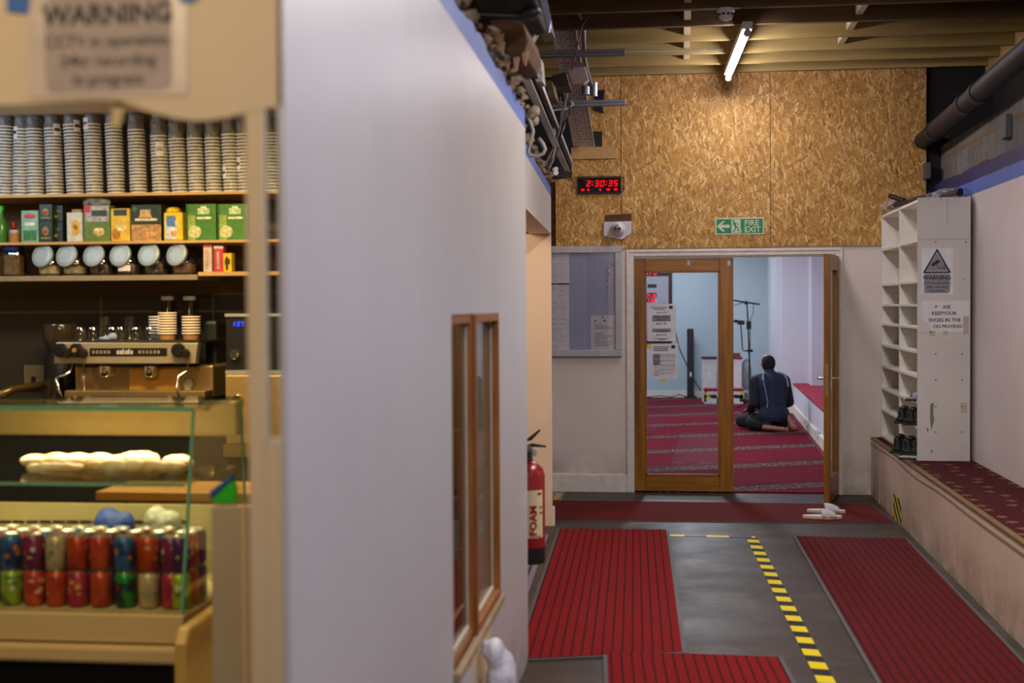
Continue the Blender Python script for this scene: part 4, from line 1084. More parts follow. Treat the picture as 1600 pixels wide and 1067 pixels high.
tag(put(MB().tube([(d.x + .004, y0 - .008, a.z - .02), (d.x + .02, y0 - .008, a.z), (d.x + .018, y0 - .008, d.z + .02), (d.x + .004, y0 - .01, d.z + .01)], .003, 6).tube([(a.x - .1, y0 - .006, a.z - .01), (a.x, y0 - .006, a.z + .006), (a.x + .2, y0 - .006, a.z + .012), (d.x + .02, y0 - .006, a.z + .0)], .002, 5), 'clock_cable', m_black), 'thin black wire looped around the digital clock', 'cable')
# exit sign
ye = y0 - .005
c4 = [aY(*q, ye) for q in ((1117.5, 340.5), (1194, 338.5), (1194, 366), (1117.5, 367.5))]
a, d = c4[0], c4[2]
t = thing('fire_exit_sign', 'green fire exit sign with arrow and running figure on the strand board', 'sign', ((a.x + d.x) / 2, ye, d.z))
w_ = d.x - a.x; h_ = a.z - d.z
put(MB().box(a.x, d.x, ye, y0 - .001, d.z, a.z), 'border', M_('c9d2a8', .5, name='pale_luminous_print'), t, bevel=.001)
put(MB().box(a.x + .011, d.x - .011, ye - .001, ye, d.z + .011, a.z - .011), 'green_panel', M_('0b7a50', .4, name='sign_green'), t)
Q = lambda u, v: V(a.x + w_ * u, ye - .0015, d.z + h_ * v)
b = MB()
b.prism([Q(.03, .5), Q(.15, .8), Q(.205, .8), Q(.125, .59), Q(.295, .59), Q(.295, .41), Q(.125, .41), Q(.205, .2), Q(.15, .2)], (0, .0005, 0))
b.prism([Q(.33, .1), Q(.33, .9), Q(.52, .9), Q(.52, .1)], (0, .0005, 0))
b.prism([Q(.505, .1), Q(.505, .3), Q(.54, .3), Q(.54, .1)], (0, .0005, 0))
b.text('FIRE', Q(.595, .53), R, U, h_ * .47, 'LEFT', .02, .0002, squash=1.0).text('EXIT', Q(.595, .14), R, U, h_ * .47, 'LEFT', .02, .0002, squash=.99)
put(b, 'lettering', bpy.data.materials['pale_luminous_print'], t)
Q2 = lambda u, v: V(a.x + w_ * u, ye - .0026, d.z + h_ * v)
b = MB().ell(Q2(.375, .8), (w_ * .022, .0006, w_ * .022), 12, 6)
for p0_, p1_, wd in (((.385, .72), (.425, .46), .035), ((.42, .48), (.47, .40), .022), ((.47, .40), (.46, .24), .02), ((.42, .46), (.405, .30), .022), ((.405, .30), (.36, .16), .02), ((.395, .7), (.455, .66), .014), ((.455, .66), (.475, .55), .013), ((.385, .7), (.35, .58), .014), ((.35, .58), (.365, .5), .012), ((.46, .24), (.48, .22), .014)):
    b.bar(Q2(*p0_), Q2(*p1_), w_ * wd, .0006, up=(0, 1, 0))
put(b, 'running_figure', bpy.data.materials['sign_green'], t)
# camera on white board
yb0 = y0 - .02
a, d = aY(943.5, 346.5, yb0), aY(986.5, 374, yb0)
t = thing('security_camera', 'white round security camera on a clipped white board above the door surround', 'camera', ((a.x + d.x) / 2, yb0, d.z))
put(MB().prism([aY(*q, yb0) for q in ((943.5, 346.5), (986.5, 345.5), (986.5, 364), (972, 374), (962, 372), (943.5, 368.5))], (0, .019, 0)), 'mounting_board', M_('cfccd2', .5), t)
struct(put(MB().prism([aY(*q, y0 - .002) for q in ((945, 336), (987, 333.5), (987, 347), (945, 347))], (0, .001, 0)), 'wall_notch', m_brown))
pc = aY(965.5, 358, yb0)
put(MB().lathe(pc, [(.062, 0), (.062, .02), (.055, .035), (.05, .04)], (0, -1, 0), 28), 'base_ring', m_white, t, auto=True)
put(MB().ell(pc + V(0, -.05, 0), (.05, .05, .05), 24, 16), 'dome', m_white, t, smooth=True)
pl = pc + V(0, -.06, .0); f_ = V(-.02, -1, -.03).normalized()
b = MB().lathe(pl, [(.034, .0), (.034, .046), (.028, .049)], f_, 20); put(b, 'bezel', m_grey, t, auto=True)
b = MB()
for sx in (-1, 1): b.cyl(pl + f_ * .046 + V(sx * .0145, 0, 0), pl + f_ * .052 + V(sx * .0145, 0, 0), .0125, 14)
put(b, 'lens', m_black, t)
# noticeboard
yn = FW - .045
a, d = V(-1.75, yn, aY(972, 384, yn).z), aY(972, 557, yn)
t = thing('noticeboard', 'silver framed glazed noticeboard with grey-blue felt beside the doors', 'noticeboard', ((a.x + d.x) / 2, yn, d.z))
fw_ = .055
put(MB().box(a.x, d.x, yn, FW, a.z - fw_, a.z).box(a.x, d.x, yn, FW, d.z, d.z + fw_).box(d.x - fw_, d.x, yn, FW, d.z + fw_, a.z - fw_).box(a.x, a.x + fw_, yn, FW, d.z + fw_, a.z - fw_), 'frame', M_('b6b4ba', .45, 0, name='silver_frame'), t, bevel=.004)
nf = NT('blue_grey_felt'); nv = nf.coord(); nn = nf.noise(nv, 260, 2)
put(MB().box(a.x + fw_, d.x - fw_, FW - .012, FW - .002, d.z + fw_, a.z - fw_), 'felt', nf.bsdf(nf.mix(nf.ramp(nf.noise(nf.coord(scale=(3, 1, .6)), 2, 4), [(.45, 0.0), (.7, .4)]), nf.ramp(nn, [(.35, 'a8aac8'), (.65, 'b8bad4')]), 'a0a2b4'), .95, 0, nn, .4), t)
put(MB().box(a.x + fw_, d.x - fw_, FW - .034, FW - .031, d.z + fw_, a.z - fw_), 'pane', glass((.96, .97, .98), .06, streak=.03, name='noticeboard_glass'), t)
yp_ = FW - .013
m_thin = M_('ece6ea', .7, name='printed_paper')
for k, (pya, pyb) in enumerate(((394, 444.5), (443, 494), (494, 548))):
    lab = ('topmost', 'middle', 'lowest')[k] + ' of the three pinned white lists at the far end of the noticeboard'
    lab = lab.replace('at the far end of', 'pinned one above another on').replace('pinned white', 'white')
    o, s0, s1 = sheet('pinned_list', lab, 'paper', (820, pya), (889.5, pyb), yp_, m_thin)
    b = MB(); W, H_ = s1.x - s0.x, s0.z - s1.z
    for r_ in range(12):
        if r_ in (3,): continue
        for u in (.3, .42, .62, .8):
            ww = random.uniform(.02, .12)
            if random.random() < .8: b.box(s0.x + W * u, s0.x + W * (u + ww), yp_ - .0016, yp_ - .0012, s0.z - H_ * (.09 + r_ * .073), s0.z - H_ * (.078 + r_ * .073))
    put(b, 'print', M_('8e8a92', .8), o)
o, s0, s1 = sheet('pinned_letter', 'white printed letter pinned low beside the frame of the noticeboard', 'paper', (923, 493), (963, 548), yp_, m_paper)
b = MB(); W, H_ = s1.x - s0.x, s0.z - s1.z
for r_ in range(16):
    v = .25 + r_ * .04
    if v > .9 or r_ in (4, 5): continue
    b.box(s0.x + W * .12, s0.x + W * random.uniform(.4, .9), yp_ - .0016, yp_ - .0012, s0.z - H_ * (v + .011), s0.z - H_ * v)
for u in (.14, .5): b.box(s0.x + W * u, s0.x + W * (u + .08), yp_ - .0018, yp_ - .0012, s0.z - H_ * .17, s0.z - H_ * .13)
put(b, 'print', M_('55525c', .8), o)
pins = [(951, 417, 'f0c020', 'yellow'), (951.5, 419.5, 'c81828', 'red'), (951, 423, 'e8e8e8', 'white'), (951.5, 428.5, '20243a', 'black'), (949.5, 439, 'd01830', 'red'), (949.5, 449.5, 'd01830', 'red'), (869, 395, 'e0b020', 'yellow'),
        (868, 445, 'e0b020', 'yellow'), (871, 495, 'e0b020', 'yellow'), (870, 543.5, 'e0b020', 'yellow'), (943, 541, 'd8b818', 'yellow'), (942, 496, '20243a', 'black')]
where = ['topmost in the short column of pins near the frame', 'second down in the column near the frame', 'third down in the column of pins near the frame', 'fourth down in the column of pins near the frame',
         'fifth down in the column of pins near the frame', 'lowest in the column of pins near the frame', 'holding the top edge of the topmost list', 'holding the top of the middle list', 'holding the top of the lowest list', 'at the foot of the lowest list', 'at the foot of the letter', 'at the top of the letter']
for (px, py, c, cn), wh in zip(pins, where):
    p = aY(px, py, yp_ - .0012)
    o = put(MB().lathe(p, [(.001, 0), (.001, .006), (.006, .0065), (.004, .01), (.0045, .014), (.006, .016)], V(.15, -1, .25), 10), 'push_pin', M_(c, .3), auto=True)
    tag(o, cn + ' push pin on the noticeboard, ' + wh, 'pin', 'noticeboard pins')
# batten light
ya, yb = 9.33, 11.2
xa_l, xb_l = .449, .385
t = thing('batten_light', 'long lit white tube batten fixed under the roof joists', 'light', (.41, 10.3, 3.42))
A_, B_ = V(xa_l, ya, 3.455), V(xb_l, yb, 3.455)
put(MB().bar(A_, B_, .07, .05), 'housing', m_white, t, bevel=.006)
dz = V(0, 0, -.05); e1 = (B_ - A_).normalized()
put(MB().tube([A_ + dz + e1 * .05, B_ + dz - e1 * .02], .0145, 14), 'tube', emit('fbeeff', 85, 'lit_tube'), t, smooth=False)
for q0, q1 in ((A_ + dz, A_ + dz + e1 * .05), (B_ + dz - e1 * .02, B_ + dz)): put(MB().tube([q0, q1], .024, 14), 'end_cap', m_grey, t)
# smoke detector
p = aY(1134, 16, 8.97)
p.z = 3.49
t = thing('smoke_detector', 'round white smoke detector under a dark joist before the lit batten', 'detector', (p.x, 8.97, 3.44))
put(MB().lathe((p.x, 8.97, 3.49), [(.058, 0), (.058, -.018), (.05, -.022)], n=28), 'base', m_white, t, auto=True)
put(MB().lathe((p.x, 8.97, 3.468), [(.048, 0), (.05, -.02), (.04, -.045), (.02, -.052)], n=28), 'head', m_white, t, auto=True)
b = MB()
for i in range(10):
    a_ = 2 * PI * i / 10; b.obox((p.x + .049 * math.cos(a_), 8.97 + .049 * math.sin(a_), 3.45), (-.010 * math.sin(a_), .010 * math.cos(a_), 0), (.002 * math.cos(a_), .002 * math.sin(a_), 0), (0, 0, .006))
put(b, 'vent_slot', m_black, t)
# round black pipe on the right
t = thing('drain_pipe', 'thick black drain pipe with collars high along the blockwork', 'pipe', (1.98, 9, 3.0))
pa, pb = aX(1600, 84, 1.94), aX(1450, 213, 1.96)
dd = (pb - pa)
put(MB().tube([pa - dd * .9, pb + dd * .1], .068, 20), 'pipe', M_('0b0a10', .6, 0, .1, 5, .06, name='black_pipe'), t, auto=True)
b = MB()
for k in (.38, .52, .9): q = pa + dd * k; b.tube([q - dd * .012, q + dd * .012], .078, 20)
put(b, 'collar', m_black, t, auto=True)

# ================================================================ TORN CEILING EDGE, STEELWORK
def tg(mb, name, mat, label, cat, **k): return tag(put(mb, name, mat, **k), label, cat)
# long steel channel above the left wall
A_, B_ = aY(811, 92, 6.2), aY(889, 270, 10.9)
d = (B_ - A_).normalized(); s_ = d.cross(V(0, 0, 1)).normalized()
t = thing('steel_channel', 'long dull steel channel running above the left wall towards the doors', 'channel', A_)
b = MB().obox((A_ + B_) / 2, (B_ - A_) / 2, s_ * .004, (0, 0, .065)); put(b, 'web', M_('3a332d', .6, .1, .2, 6, name='dirty_steel'), t)
b = MB().obox((A_ + B_) / 2 + s_ * .02 + V(0, 0, .063), (B_ - A_) / 2, s_ * .02, (0, 0, .003)); b.obox((A_ + B_) / 2 + s_ * .02 - V(0, 0, .063), (B_ - A_) / 2, s_ * .02, (0, 0, .003)); put(b, 'flange', m_steel, t)
b = MB().obox((A_ + B_) / 2 + s_ * .039 + V(0, 0, .05), (B_ - A_) / 2, s_ * .002, (0, 0, .014)); put(b, 'lip', m_steel, t)
# perforated cable tray coming down to the strand board
T0, T1 = aY(868, -30, 9.3), aY(913, 229, 11.2)
d = (T1 - T0).normalized(); s_ = V(1, 0, 0); n_ = s_.cross(d).normalized()
if n_.y > 0: n_ = -n_
t = thing('cable_tray', 'perforated steel cable tray dropping to the board strip at the strand board', 'cable tray', T1)
put(MB().obox((T0 + T1) / 2, (T1 - T0) / 2, s_ * .085, n_ * .002), 'tray_bed', M_('d8ccc4', .5, .1, .1, 8, name='tray_steel'), t)
put(MB().obox((T0 + T1) / 2 + s_ * .086 + n_ * .012, (T1 - T0) / 2, s_ * .0015, n_ * .014).obox((T0 + T1) / 2 - s_ * .086 + n_ * .012, (T1 - T0) / 2, s_ * .0015, n_ * .014), 'tray_edge', m_steel, t)
b = MB(); L_ = (T1 - T0).length; k = 0
while k * .042 < L_ - .05:
    for j, u in enumerate((-.06, -.036, -.012, .012, .036, .06)):
        if (k + j) % 2 == 0 or j in (1, 4): b.obox(T0 + d * (k * .042 + .02) + s_ * u + n_ * .0025, d * .011, s_ * .0028, n_ * .0004)
    k += 1
put(b, 'slot_hole', m_dark, t)
# two grey channel arms
for (x0, yy0, x1, yy1, Y, lab) in ((822, 86, 977, 82, 9.75, 'upper grey steel channel arm sticking out across the cable tray'), (851, 164, 977, 160, 10.35, 'lower grey steel channel arm sticking out before the strand board')):
    a, b_ = aY(x0, yy0, Y), aY(x1, yy1, Y)
    t = thing('channel_arm', lab, 'channel', a)
    put(MB().bar(a, b_, .04, .046), 'channel', m_steel_dk, t, bevel=.002)
    put(MB().bar(a - V(0, .021, 0) + V(0, 0, -.012), b_ - V(0, .021, 0) + V(0, 0, -.012), .003, .004).bar(a - V(0, .021, 0) + V(0, 0, .012), b_ - V(0, .021, 0) + V(0, 0, .012), .003, .004), 'lip', m_steel, t)
# junction box with shiny wrapped cover
a, c_ = aY(889, 99, 9.9), aY(918, 131, 9.9)
t = thing('junction_box', 'shiny pinkish junction box hanging between the two channel arms', 'box', V((a.x + c_.x) / 2, 9.9, c_.z))
put(MB().prism([aY(*q, 9.9) for q in ((887, 106), (914, 102), (920, 124), (912, 131), (893, 132), (887, 114))], (0, .09, 0)), 'housing', M_('c8b0a8', .25, .1, .15, 10, name='foil_wrapped_box'), t, bevel=.008)
put(MB().prism([aY(*q, 9.9) for q in ((888, 101), (909, 98), (914, 103), (888, 108))], (0, .09, 0)), 'lid', M_('8c8890', .3, .4), t)
t = thing('conduit_clamp', 'bright metal saddle clamp on the conduit below the junction box', 'clamp', aY(922, 140, 10.2))
p = aY(922, 140, 10.2); put(MB().cyl(p + V(-.03, 0, -.04), p + V(-.03, 0, .04), .035, 16).cyl(p + V(.03, 0, -.05), p + V(.03, 0, .05), .025, 16), 'saddle', m_grey, t, auto=True)
tg(MB().tube([aY(x, y, Y) for x, y, Y in ((888, -20, 9.2), (893, 0, 9.3), (902, 18, 9.4), (909, 32, 9.5), (912, 50, 9.6), (913, 90, 9.8), (918, 112, 10.0), (926, 140, 10.25))], .014, 10), 'conduit', M_('8e9096', .35, .6), 'bent grey steel conduit hanging from the roof over the junction box', 'conduit', auto=True)
m_redw = M_('7c1c20', .5)
tg(MB().tube([aY(x, y, 9.42) for x, y in ((893, 110), (903, 70), (910, 38), (920, 24), (928, 19.5), (1000, 18.5), (1090, 17)) ], .006, 6), 'red_cable', m_redw, 'thin red cable clipped along a dark joist to the smoke detector', 'cable')
tg(MB().tube([aY(977, 81, 9.75), aY(1032, 80.5, 10.0), aY(1080, 79.5, 10.3), aY(1105, 78, 10.45), aY(1130, 76, 10.5)], .005, 6), 'steel_rod', M_('4c5050', .5), 'thin dark rod running from the upper channel arm towards the lit batten', 'rod')
# black plates standing in for dark holes / boxes in the strand board
for q, lab in ((((929, 142), (945, 140), (943, 157), (929, 155)), 'dark square patch on the strand board beside the lower channel arm'), (((927, 167), (941, 166), (944, 177), (927, 172)), 'dark patch below the lower channel arm'),
               (((926.5, 205), (941, 205.5), (941, 229), (926.5, 229)), 'dark cut-out beside the foot of the cable tray')):
    tg(MB().prism([aY(*e, y0 - .012) for e in q], (0, .011, 0)), 'dark_patch', m_black, lab, 'bracket')
struct(put(MB().prism([aY(*e, y0 - .004) for e in ((868, 170), (893, 200), (893, 277), (866, 281))], (0, .02, 0)), 'wall_gap', m_dark))
struct(put(MB().prism([aY(*e, y0 + .03) for e in ((820, 280), (868, 280), (868, 388), (820, 388))], (0, .02, 0)), 'wall_gap_batten', m_brown))
# rough timber block at the broken ceiling edge
t0_ = aY(790, 60, 5.3)
t = thing('broken_timber', 'broken brown timber block at the torn ceiling edge', 'timber', t0_)
mb = MB(); ring = [(762, 32), (800, 28), (818, 36), (826, 62), (820, 84), (800, 93), (786, 80), (772, 58)]
mb.prism([aY(x + random.uniform(-1, 1), y, 5.2) for x, y in ring], (0, .5, 0)); put(mb, 'block', m_brown, t, bevel=.01)
b = MB()
for x, y in ((772, 48), (778, 54), (788, 88), (802, 90), (816, 82), (780, 66)):
    p = aY(x, y, 5.15); b.prism([p, p + V(.02, .01, .005), p + V(.012, 0, -.05), p + V(.002, 0, -.035)], (0, .02, 0))
put(b, 'splinter', M_('b98e6c', .9), t)
tg(MB().prism([aY(*q, 5.6) for q in ((735, -8), (835, -8), (842, 24), (812, 36), (764, 32), (748, 14))], (0, .35, 0)), 'torn_board', M_('2c2318', .9, 0, .4, 9), 'dark torn ceiling board above the broken timber block', 'board', bevel=.01)
b = MB().tube([aY(744, 23, 4.9), aY(790, 25, 5.0), aY(815, 25, 5.0), aY(826, 20, 5.0), aY(834, 20, 5.0), aY(838, 26, 5.0)], [.012, .013, .02, .03, .032, .028], 10)
tg(b, 'black_strap', m_black, 'black strap end sticking out above the broken timber block', 'strap', smooth=True)
tg(MB().prism([aY(*q, 6.4) for q in ((812, -8), (850, -8), (862, 50), (845, 54), (830, 30))], (0, .2, 0)), 'metal_duct', M_('6a6056', .5, .4), 'dull sheet metal duct beside the top of the cable tray', 'duct')
tg(MB().prism([aY(*q, 6.3) for q in ((842, -8), (853, -8), (861, 34), (858, 51))], (0, .02, 0)), 'foil_strip', M_('a8b4d8', .2, .5), 'bluish shiny strip along the edge of the sheet metal duct', 'strip')
tg(MB().prism([aY(*q, 6.9) for q in ((824, 90), (845, 91), (848, 128), (838, 128))], (0, .15, 0)), 'plaster_post', M_('b4aca4', .8, 0, .3, 30), 'pale plastered stub hanging behind the upper channel arm', 'stub')
tg(MB().prism([aY(*q, 8.6) for q in ((838, 124), (846, 124), (866, 200), (864, 215), (856, 205))], (0, .15, 0)), 'plaster_post', M_('a09a92', .8, 0, .3, 30), 'pale plastered strip hanging behind the lower channel arm', 'stub')
tg(MB().prism([aY(*q, 5.9) for q in ((818, 30), (836, 32), (839, 50), (832, 62))], (0, .08, 0)), 'plaster_post', M_('9c9288', .8, 0, .3, 30), 'pale pointed plaster shard beside the broken timber block', 'shard')
tg(MB().prism([aY(*q, 9.2) for q in ((846, 124), (862, 126), (868, 152), (846, 154))], (0, .3, 0)), 'wooden_block', M_('7a6240', .8, 0, .3, 20), 'small brown wooden block over the steel channel beside the dark gap', 'block', bevel=.005)
tg(MB().prism([aY(*q, 9.6) for q in ((862, 118), (884, 112), (890, 134), (866, 136))], (0, .3, 0)), 'dark_box', M_('30181a', .5), 'dark reddish box tucked behind the cable tray', 'box', bevel=.005)
for q, lab in (((775, 92, 5.2), 'blue-grey plaster lump under the broken timber block'), ((791, 102, 5.5), 'pale plaster lump hanging under the broken timber block'), ((828, 180, 7.0), 'fluffy plaster lump at the corner of the left wall')):
    p = aY(q[0], q[1], q[2]); mb = MB()
    for i in range(5): mb.ell(p + V(random.uniform(-.025, .025), random.uniform(0, .08), random.uniform(-.03, .03)), (random.uniform(.015, .032),) * 3, 8, 6)
    tag(organic(mb, 'plaster_lump', M_('8c8890' if 'blue' in lab else 'a89a86', .95, 0, .3, 40), voxel=.008, smooth=1), lab, 'plaster')
# crumbled plaster along the top of the left wall
mb = MB()
for i in range(240):
    y = random.uniform(3.9, 9.7)
    f, T = (LX, LT) if y < 6.0 else (LX2, LT2)
    z = T(y) + (.09 if y < 6 else .07) + random.uniform(-.02, .045); x = f(y) - random.uniform(-.015, .07)
    r = random.uniform(.005, .019); p = V(x, y, z); a_ = random.uniform(0, 3)
    mb.prism([p + V(r * math.cos(a_ + k * 1.5), random.uniform(-r, r) * 2, r * math.sin(a_ + k * 1.5)) for k in range(4)], (r, r * 2, r * .5))
o = put(mb, 'plaster_rubble', M_('8a735a', .95, 0, .4, 20)); tag(o, 'crumbled plaster and splinters along the torn top of the left wall', 'rubble'); o['kind'] = 'stuff'
# lath and void behind
struct(put(MB().plan([(-.98, 3.0), (-.94, 3.0), (-1.2, 11.4), (-1.24, 11.4)], 2.64, 2.80), 'wall_lath', paint('dark_lath', '3a2c22', '14100c', .7, rough=.95)))
# bundle of thin cables sagging to the clock
cols = ['8c8890', '241c20', '6a2c34', '9a9490', '3a3236', '77747a', 'b0aca8', '2a2024']
b_pts = [(884, 150), (882, 175), (876, 200), (868, 225), (860, 250), (851, 272)]
t = thing('cable_bundle', 'sagging bundle of thin tangled cables over the steel channel', 'cables', aY(868, 225, 8.9))
for i, c in enumerate(cols):
    j = random.uniform(-3.5, 3.5); Y = 8.7 + random.uniform(-.3, .3)
    pts = [aY(x + j + random.uniform(-1.6, 1.6) + (4 * math.sin(i + k)), y + random.uniform(-3, 3), Y + .1 * k) for k, (x, y) in enumerate(b_pts)]
    put(MB().tube(pts, .005, 5), 'cable', M_(c, .5), t, smooth=True)
tg(MB().tube([aY(x, y, 7.0) for x, y in ((822, 178), (829, 192), (833, 205), (829, 222), (825, 236), (827, 243), (840, 244), (849, 240), (852, 233), (848, 224), (842, 216))], .01, 7), 'looped_cable', M_('9a948e', .6), 'thick pale cable looped at the corner of the left wall', 'cable', smooth=True)
tg(MB().tube([aY(x, y, 8.6) for x, y in ((856, 179), (862, 173), (872, 171), (886, 170), (896, 163), (890, 156))], .007, 6), 'white_cable', M_('b8b6b8', .5), 'white cable curling above the steel channel by the lower arm', 'cable', smooth=True)
tg(MB().tube([aY(x, y, 9.0) for x, y in ((870, 222), (859, 232), (857, 245), (860, 256), (854, 268))], .01, 7), 'black_cable', m_black, 'short thick black cable beside the tangled bundle', 'cable', smooth=True)
for i, (px, py) in enumerate(((868.5, 264), (869, 270))):
    p = aY(px, py, 9.6); b = MB().lathe(p, [(.006, .05), (.016, .04), (.018, 0), (.014, -.004)], (-.4, 1, 0), 12)
    tg(b, 'spotlight_lamp', m_white, ('upper' if i == 0 else 'lower') + ' of two small white lamp caps at the lower end of the steel channel', 'lamp', auto=True)
tg(MB().bar(aY(874, 270, 9.7), aY(894, 274, 9.7), .04, .04).bar(aY(872, 262, 9.7), aY(874, 275, 9.7), .03, .03), 'bracket', m_blackm, 'dark bracket at the lower end of the steel channel above the clock', 'bracket')

# ================================================================ FIRE EXTINGUISHER on the end of the left wall
ex, ey, ez = -.715, 6.13, .37
t = thing('fire_extinguisher', 'red fire extinguisher with cream label hung at the end of the left wall', 'extinguisher', (ex, ey, ez))
k = aY(838, 878, ey).z; kt = aY(838, 722, ey).z
er = .078; ex = aY(851.5, 800, ey).x - er
put(MB().lathe((ex, ey, 0), [(er * .97, k), (er, k + .01), (er, k + .075)], n=28), 'base_ring', m_black, t, auto=True)
put(MB().lathe((ex, ey, 0), [(er, k + .075), (er, kt - .06), (er * .9, kt - .03), (er * .62, kt - .008), (er * .35, kt + .004), (er * .3, kt + .02)], n=28), 'cylinder', m_red, t, auto=True)
b = MB().lathe((ex, ey, 0), [(.02, kt + .02), (.024, kt + .03), (.022, kt + .075), (.01, kt + .08)], n=14); put(b, 'valve', M_('8a8a8c', .3, .8), t, auto=True)
put(MB().lathe((ex + .025, ey - .02, kt + .045), [(.016, 0), (.016, .014)], (.5, -.8, 0), 14), 'gauge', m_chrome, t, auto=True)
put(MB().prism([(ex - .02, ey - .008, kt + .07), (ex + .02, ey - .008, kt + .085), (ex + .085, ey - .008, kt + .075), (ex + .085, ey - .008, kt + .068), (ex + .02, ey - .008, kt + .07)], (0, .016, 0))
    .prism([(ex - .02, ey - .008, kt + .09), (ex + .01, ey - .008, kt + .115), (ex + .055, ey - .008, kt + .15), (ex + .06, ey - .008, kt + .143), (ex + .02, ey - .008, kt + .1)], (0, .016, 0)), 'handle', m_black, t)
put(MB().tube([(ex - .015, ey, kt + .05), (ex - .05, ey - .02, kt + .03), (ex - .07, ey - .03, kt - .03), (ex - .085, ey - .035, kt - .2), (ex - .088, ey - .03, kt - .36)], .011, 8), 'hose', m_black, t, smooth=True)
def lab(u, v, r_=er + .001):
    a_ = -PI / 2 + .05 + 1.05 * u; return (ex + r_ * math.cos(a_), ey + r_ * math.sin(a_), k + .12 + (kt - k - .24) * v)
put(MB().grid(lab, 14, 4), 'label', M_('d8c89c', .5, name='cream_label'), t, smooth=True, fix=False)
b = MB()
for v, u0, u1, hh in ((.9, .6, .9, .05), (.62, .75, .95, .04), (.5, .75, .95, .04), (.06, .2, .5, .02), (.02, .2, .85, .02)):
    b.grid(lambda a_, c_, v=v, u0=u0, u1=u1, hh=hh: lab(u0 + (u1 - u0) * a_, v + hh * c_, er + .002), 6, 1)
put(b, 'print', m_red, t, fix=False)
b = MB()
for aa, zz, sz in ((-PI / 2 + .28, k + .43, .034), (-PI / 2 + .62, k + .2, .05)):
    b.text('FOAM', V(ex + (er + .0025) * math.cos(aa), ey + (er + .0025) * math.sin(aa), zz), U, V(math.sin(aa), -math.cos(aa), 0), sz, bold=.03, depth=.0003)
put(b, 'lettering', m_red, t)
put(MB().box(ex - .03, ex + .03, 6.0, ey - .06, kt + .03, kt + .06), 'bracket', m_blackm, t)

# ================================================================ SLIDING WINDOW IN THE LEFT WALL
def sash(n, ya, yb, off, label, dp=.05):
    t = thing('window_%d' % n, label, 'window', (LX(ya) + off, ya, WZ0)); del t['label'], t['category']; struct(t)
    dn = LN; e = V(-.0115, 1, 0).normalized()
    def bx(mb, y0_, y1_, z0, z1, t0_, t1_):
        c = V(LX((y0_ + y1_) / 2) + off + (t0_ + t1_) / 2, (y0_ + y1_) / 2, (z0 + z1) / 2); mb.obox(c, e * (y1_ - y0_) / 2, dn * (t1_ - t0_) / 2, (0, 0, (z1 - z0) / 2))
    b = MB(); w_ = .028
    bx(b, ya, ya + w_, WZ0, WZ1, -dp, 0); bx(b, yb - w_, yb, WZ0, WZ1, -dp, 0); bx(b, ya + w_, yb - w_, WZ1 - .03, WZ1, -dp, 0); bx(b, ya + w_, yb - w_, WZ0, WZ0 + .03, -dp, 0)
    put(b, 'frame', m_sash, t, bevel=.003)
    b = MB(); bx(b, ya + w_, yb - w_, WZ0 + .03, WZ1 - .03, -dp + .006, -dp + .011); put(b, 'pane', m_glass_g, t)
    b = MB(); bx(b, ya + w_, yb - w_, WZ0 + .03, WZ0 + .042, -dp + .012, -dp + .018); bx(b, yb - w_ - .006, yb - w_, WZ0 + .03, WZ1 - .03, -dp + .012, -dp + .016); put(b, 'glazing_bead', M_('c8c4be', .5), t)
    return t
sash(1, WY0 + .005, WYM + .03, -.004, '', .028)
sash(2, WYM + .03, 4.92, .010, '', .04)
b = MB(); seg(b, WY0 - .012, 4.95, WZ0 - .03, WZ0 - .03, WZ0, WZ0, .13, LX, .02)
tag(put(b, 'window_sill', M_('a98f6e', .5, 0, .15, 9, name='worn_sill_timber'), bevel=.003), 'worn pale timber sill under the sliding hatch window', 'sill')
tg(MB().box(LX(4.45) - .01, LX(4.45) + .006, 4.25, 4.62, 0.05, WZ0 - .035), 'patch_board', m_cream, 'cream board patch on the left wall below the hatch window', 'board')
# carrier bag hanging low on the wall
mb = MB(); p = aP(775, 1035, LP + V(.06, 0, 0), LN)
mb.ell(p + V(.01, .04, -.06), (.05, .10, .10)).ell(p + V(.0, 0, .03), (.03, .06, .05)).ell(p + V(.01, .0, -.2), (.06, .13, .12)).cap(p + V(-.03, -.02, .04), p + V(-.035, -.03, .075), .02, .008)
bagm = NT('white_carrier_bag'); bv = bagm.coord(); bn = bagm.noise(bv, 14, 5, .7)
bo = organic(mb, 'carrier_bag', bagm.bsdf('d8d6e4', .3, 0, bn, .9, dist=.02), voxel=.012, smooth=3)
tag(bo, 'white carrier bag hanging low on the left wall under the hatch window', 'bag')
tx = bpy.data.textures.new('creases', 'CLOUDS'); tx.noise_scale = .06
dm = bo.modifiers.new('creases', 'DISPLACE'); dm.texture = tx; dm.strength = .02

# ================================================================ CAFE HATCH WALL (faces the camera)
HY = 2.15
def hx(px): return aY(px, 500, HY).x
# fascia with wavy lower edge
def curve_pts(kp, n=14):
    out = []
    for i in range(len(kp) - 1):
        p0, p1, p2, p3 = kp[max(i - 1, 0)], kp[i], kp[i + 1], kp[min(i + 2, len(kp) - 1)]
        for k in range(n):
            t = k / n; out.append(tuple(.5 * ((2 * p1[j]) + (-p0[j] + p2[j]) * t + (2 * p0[j] - 5 * p1[j] + 4 * p2[j] - p3[j]) * t * t + (-p0[j] + 3 * p1[j] - 3 * p2[j] + p3[j]) * t ** 3) for j in (0, 1)))
    return out + [kp[-1]]
kp = [(-200, 150), (-60, 160), (20, 164), (110, 158), (185, 158), (240, 176), (300, 188), (350, 184), (400, 172), (440, 166)]
pts = [aY(x, y, HY) for x, y in curve_pts(kp)]
pts = [V(-2.6, HY, pts[0].z)] + pts + [V(-.637, HY, 2.6), V(-2.6, HY, 2.6)]
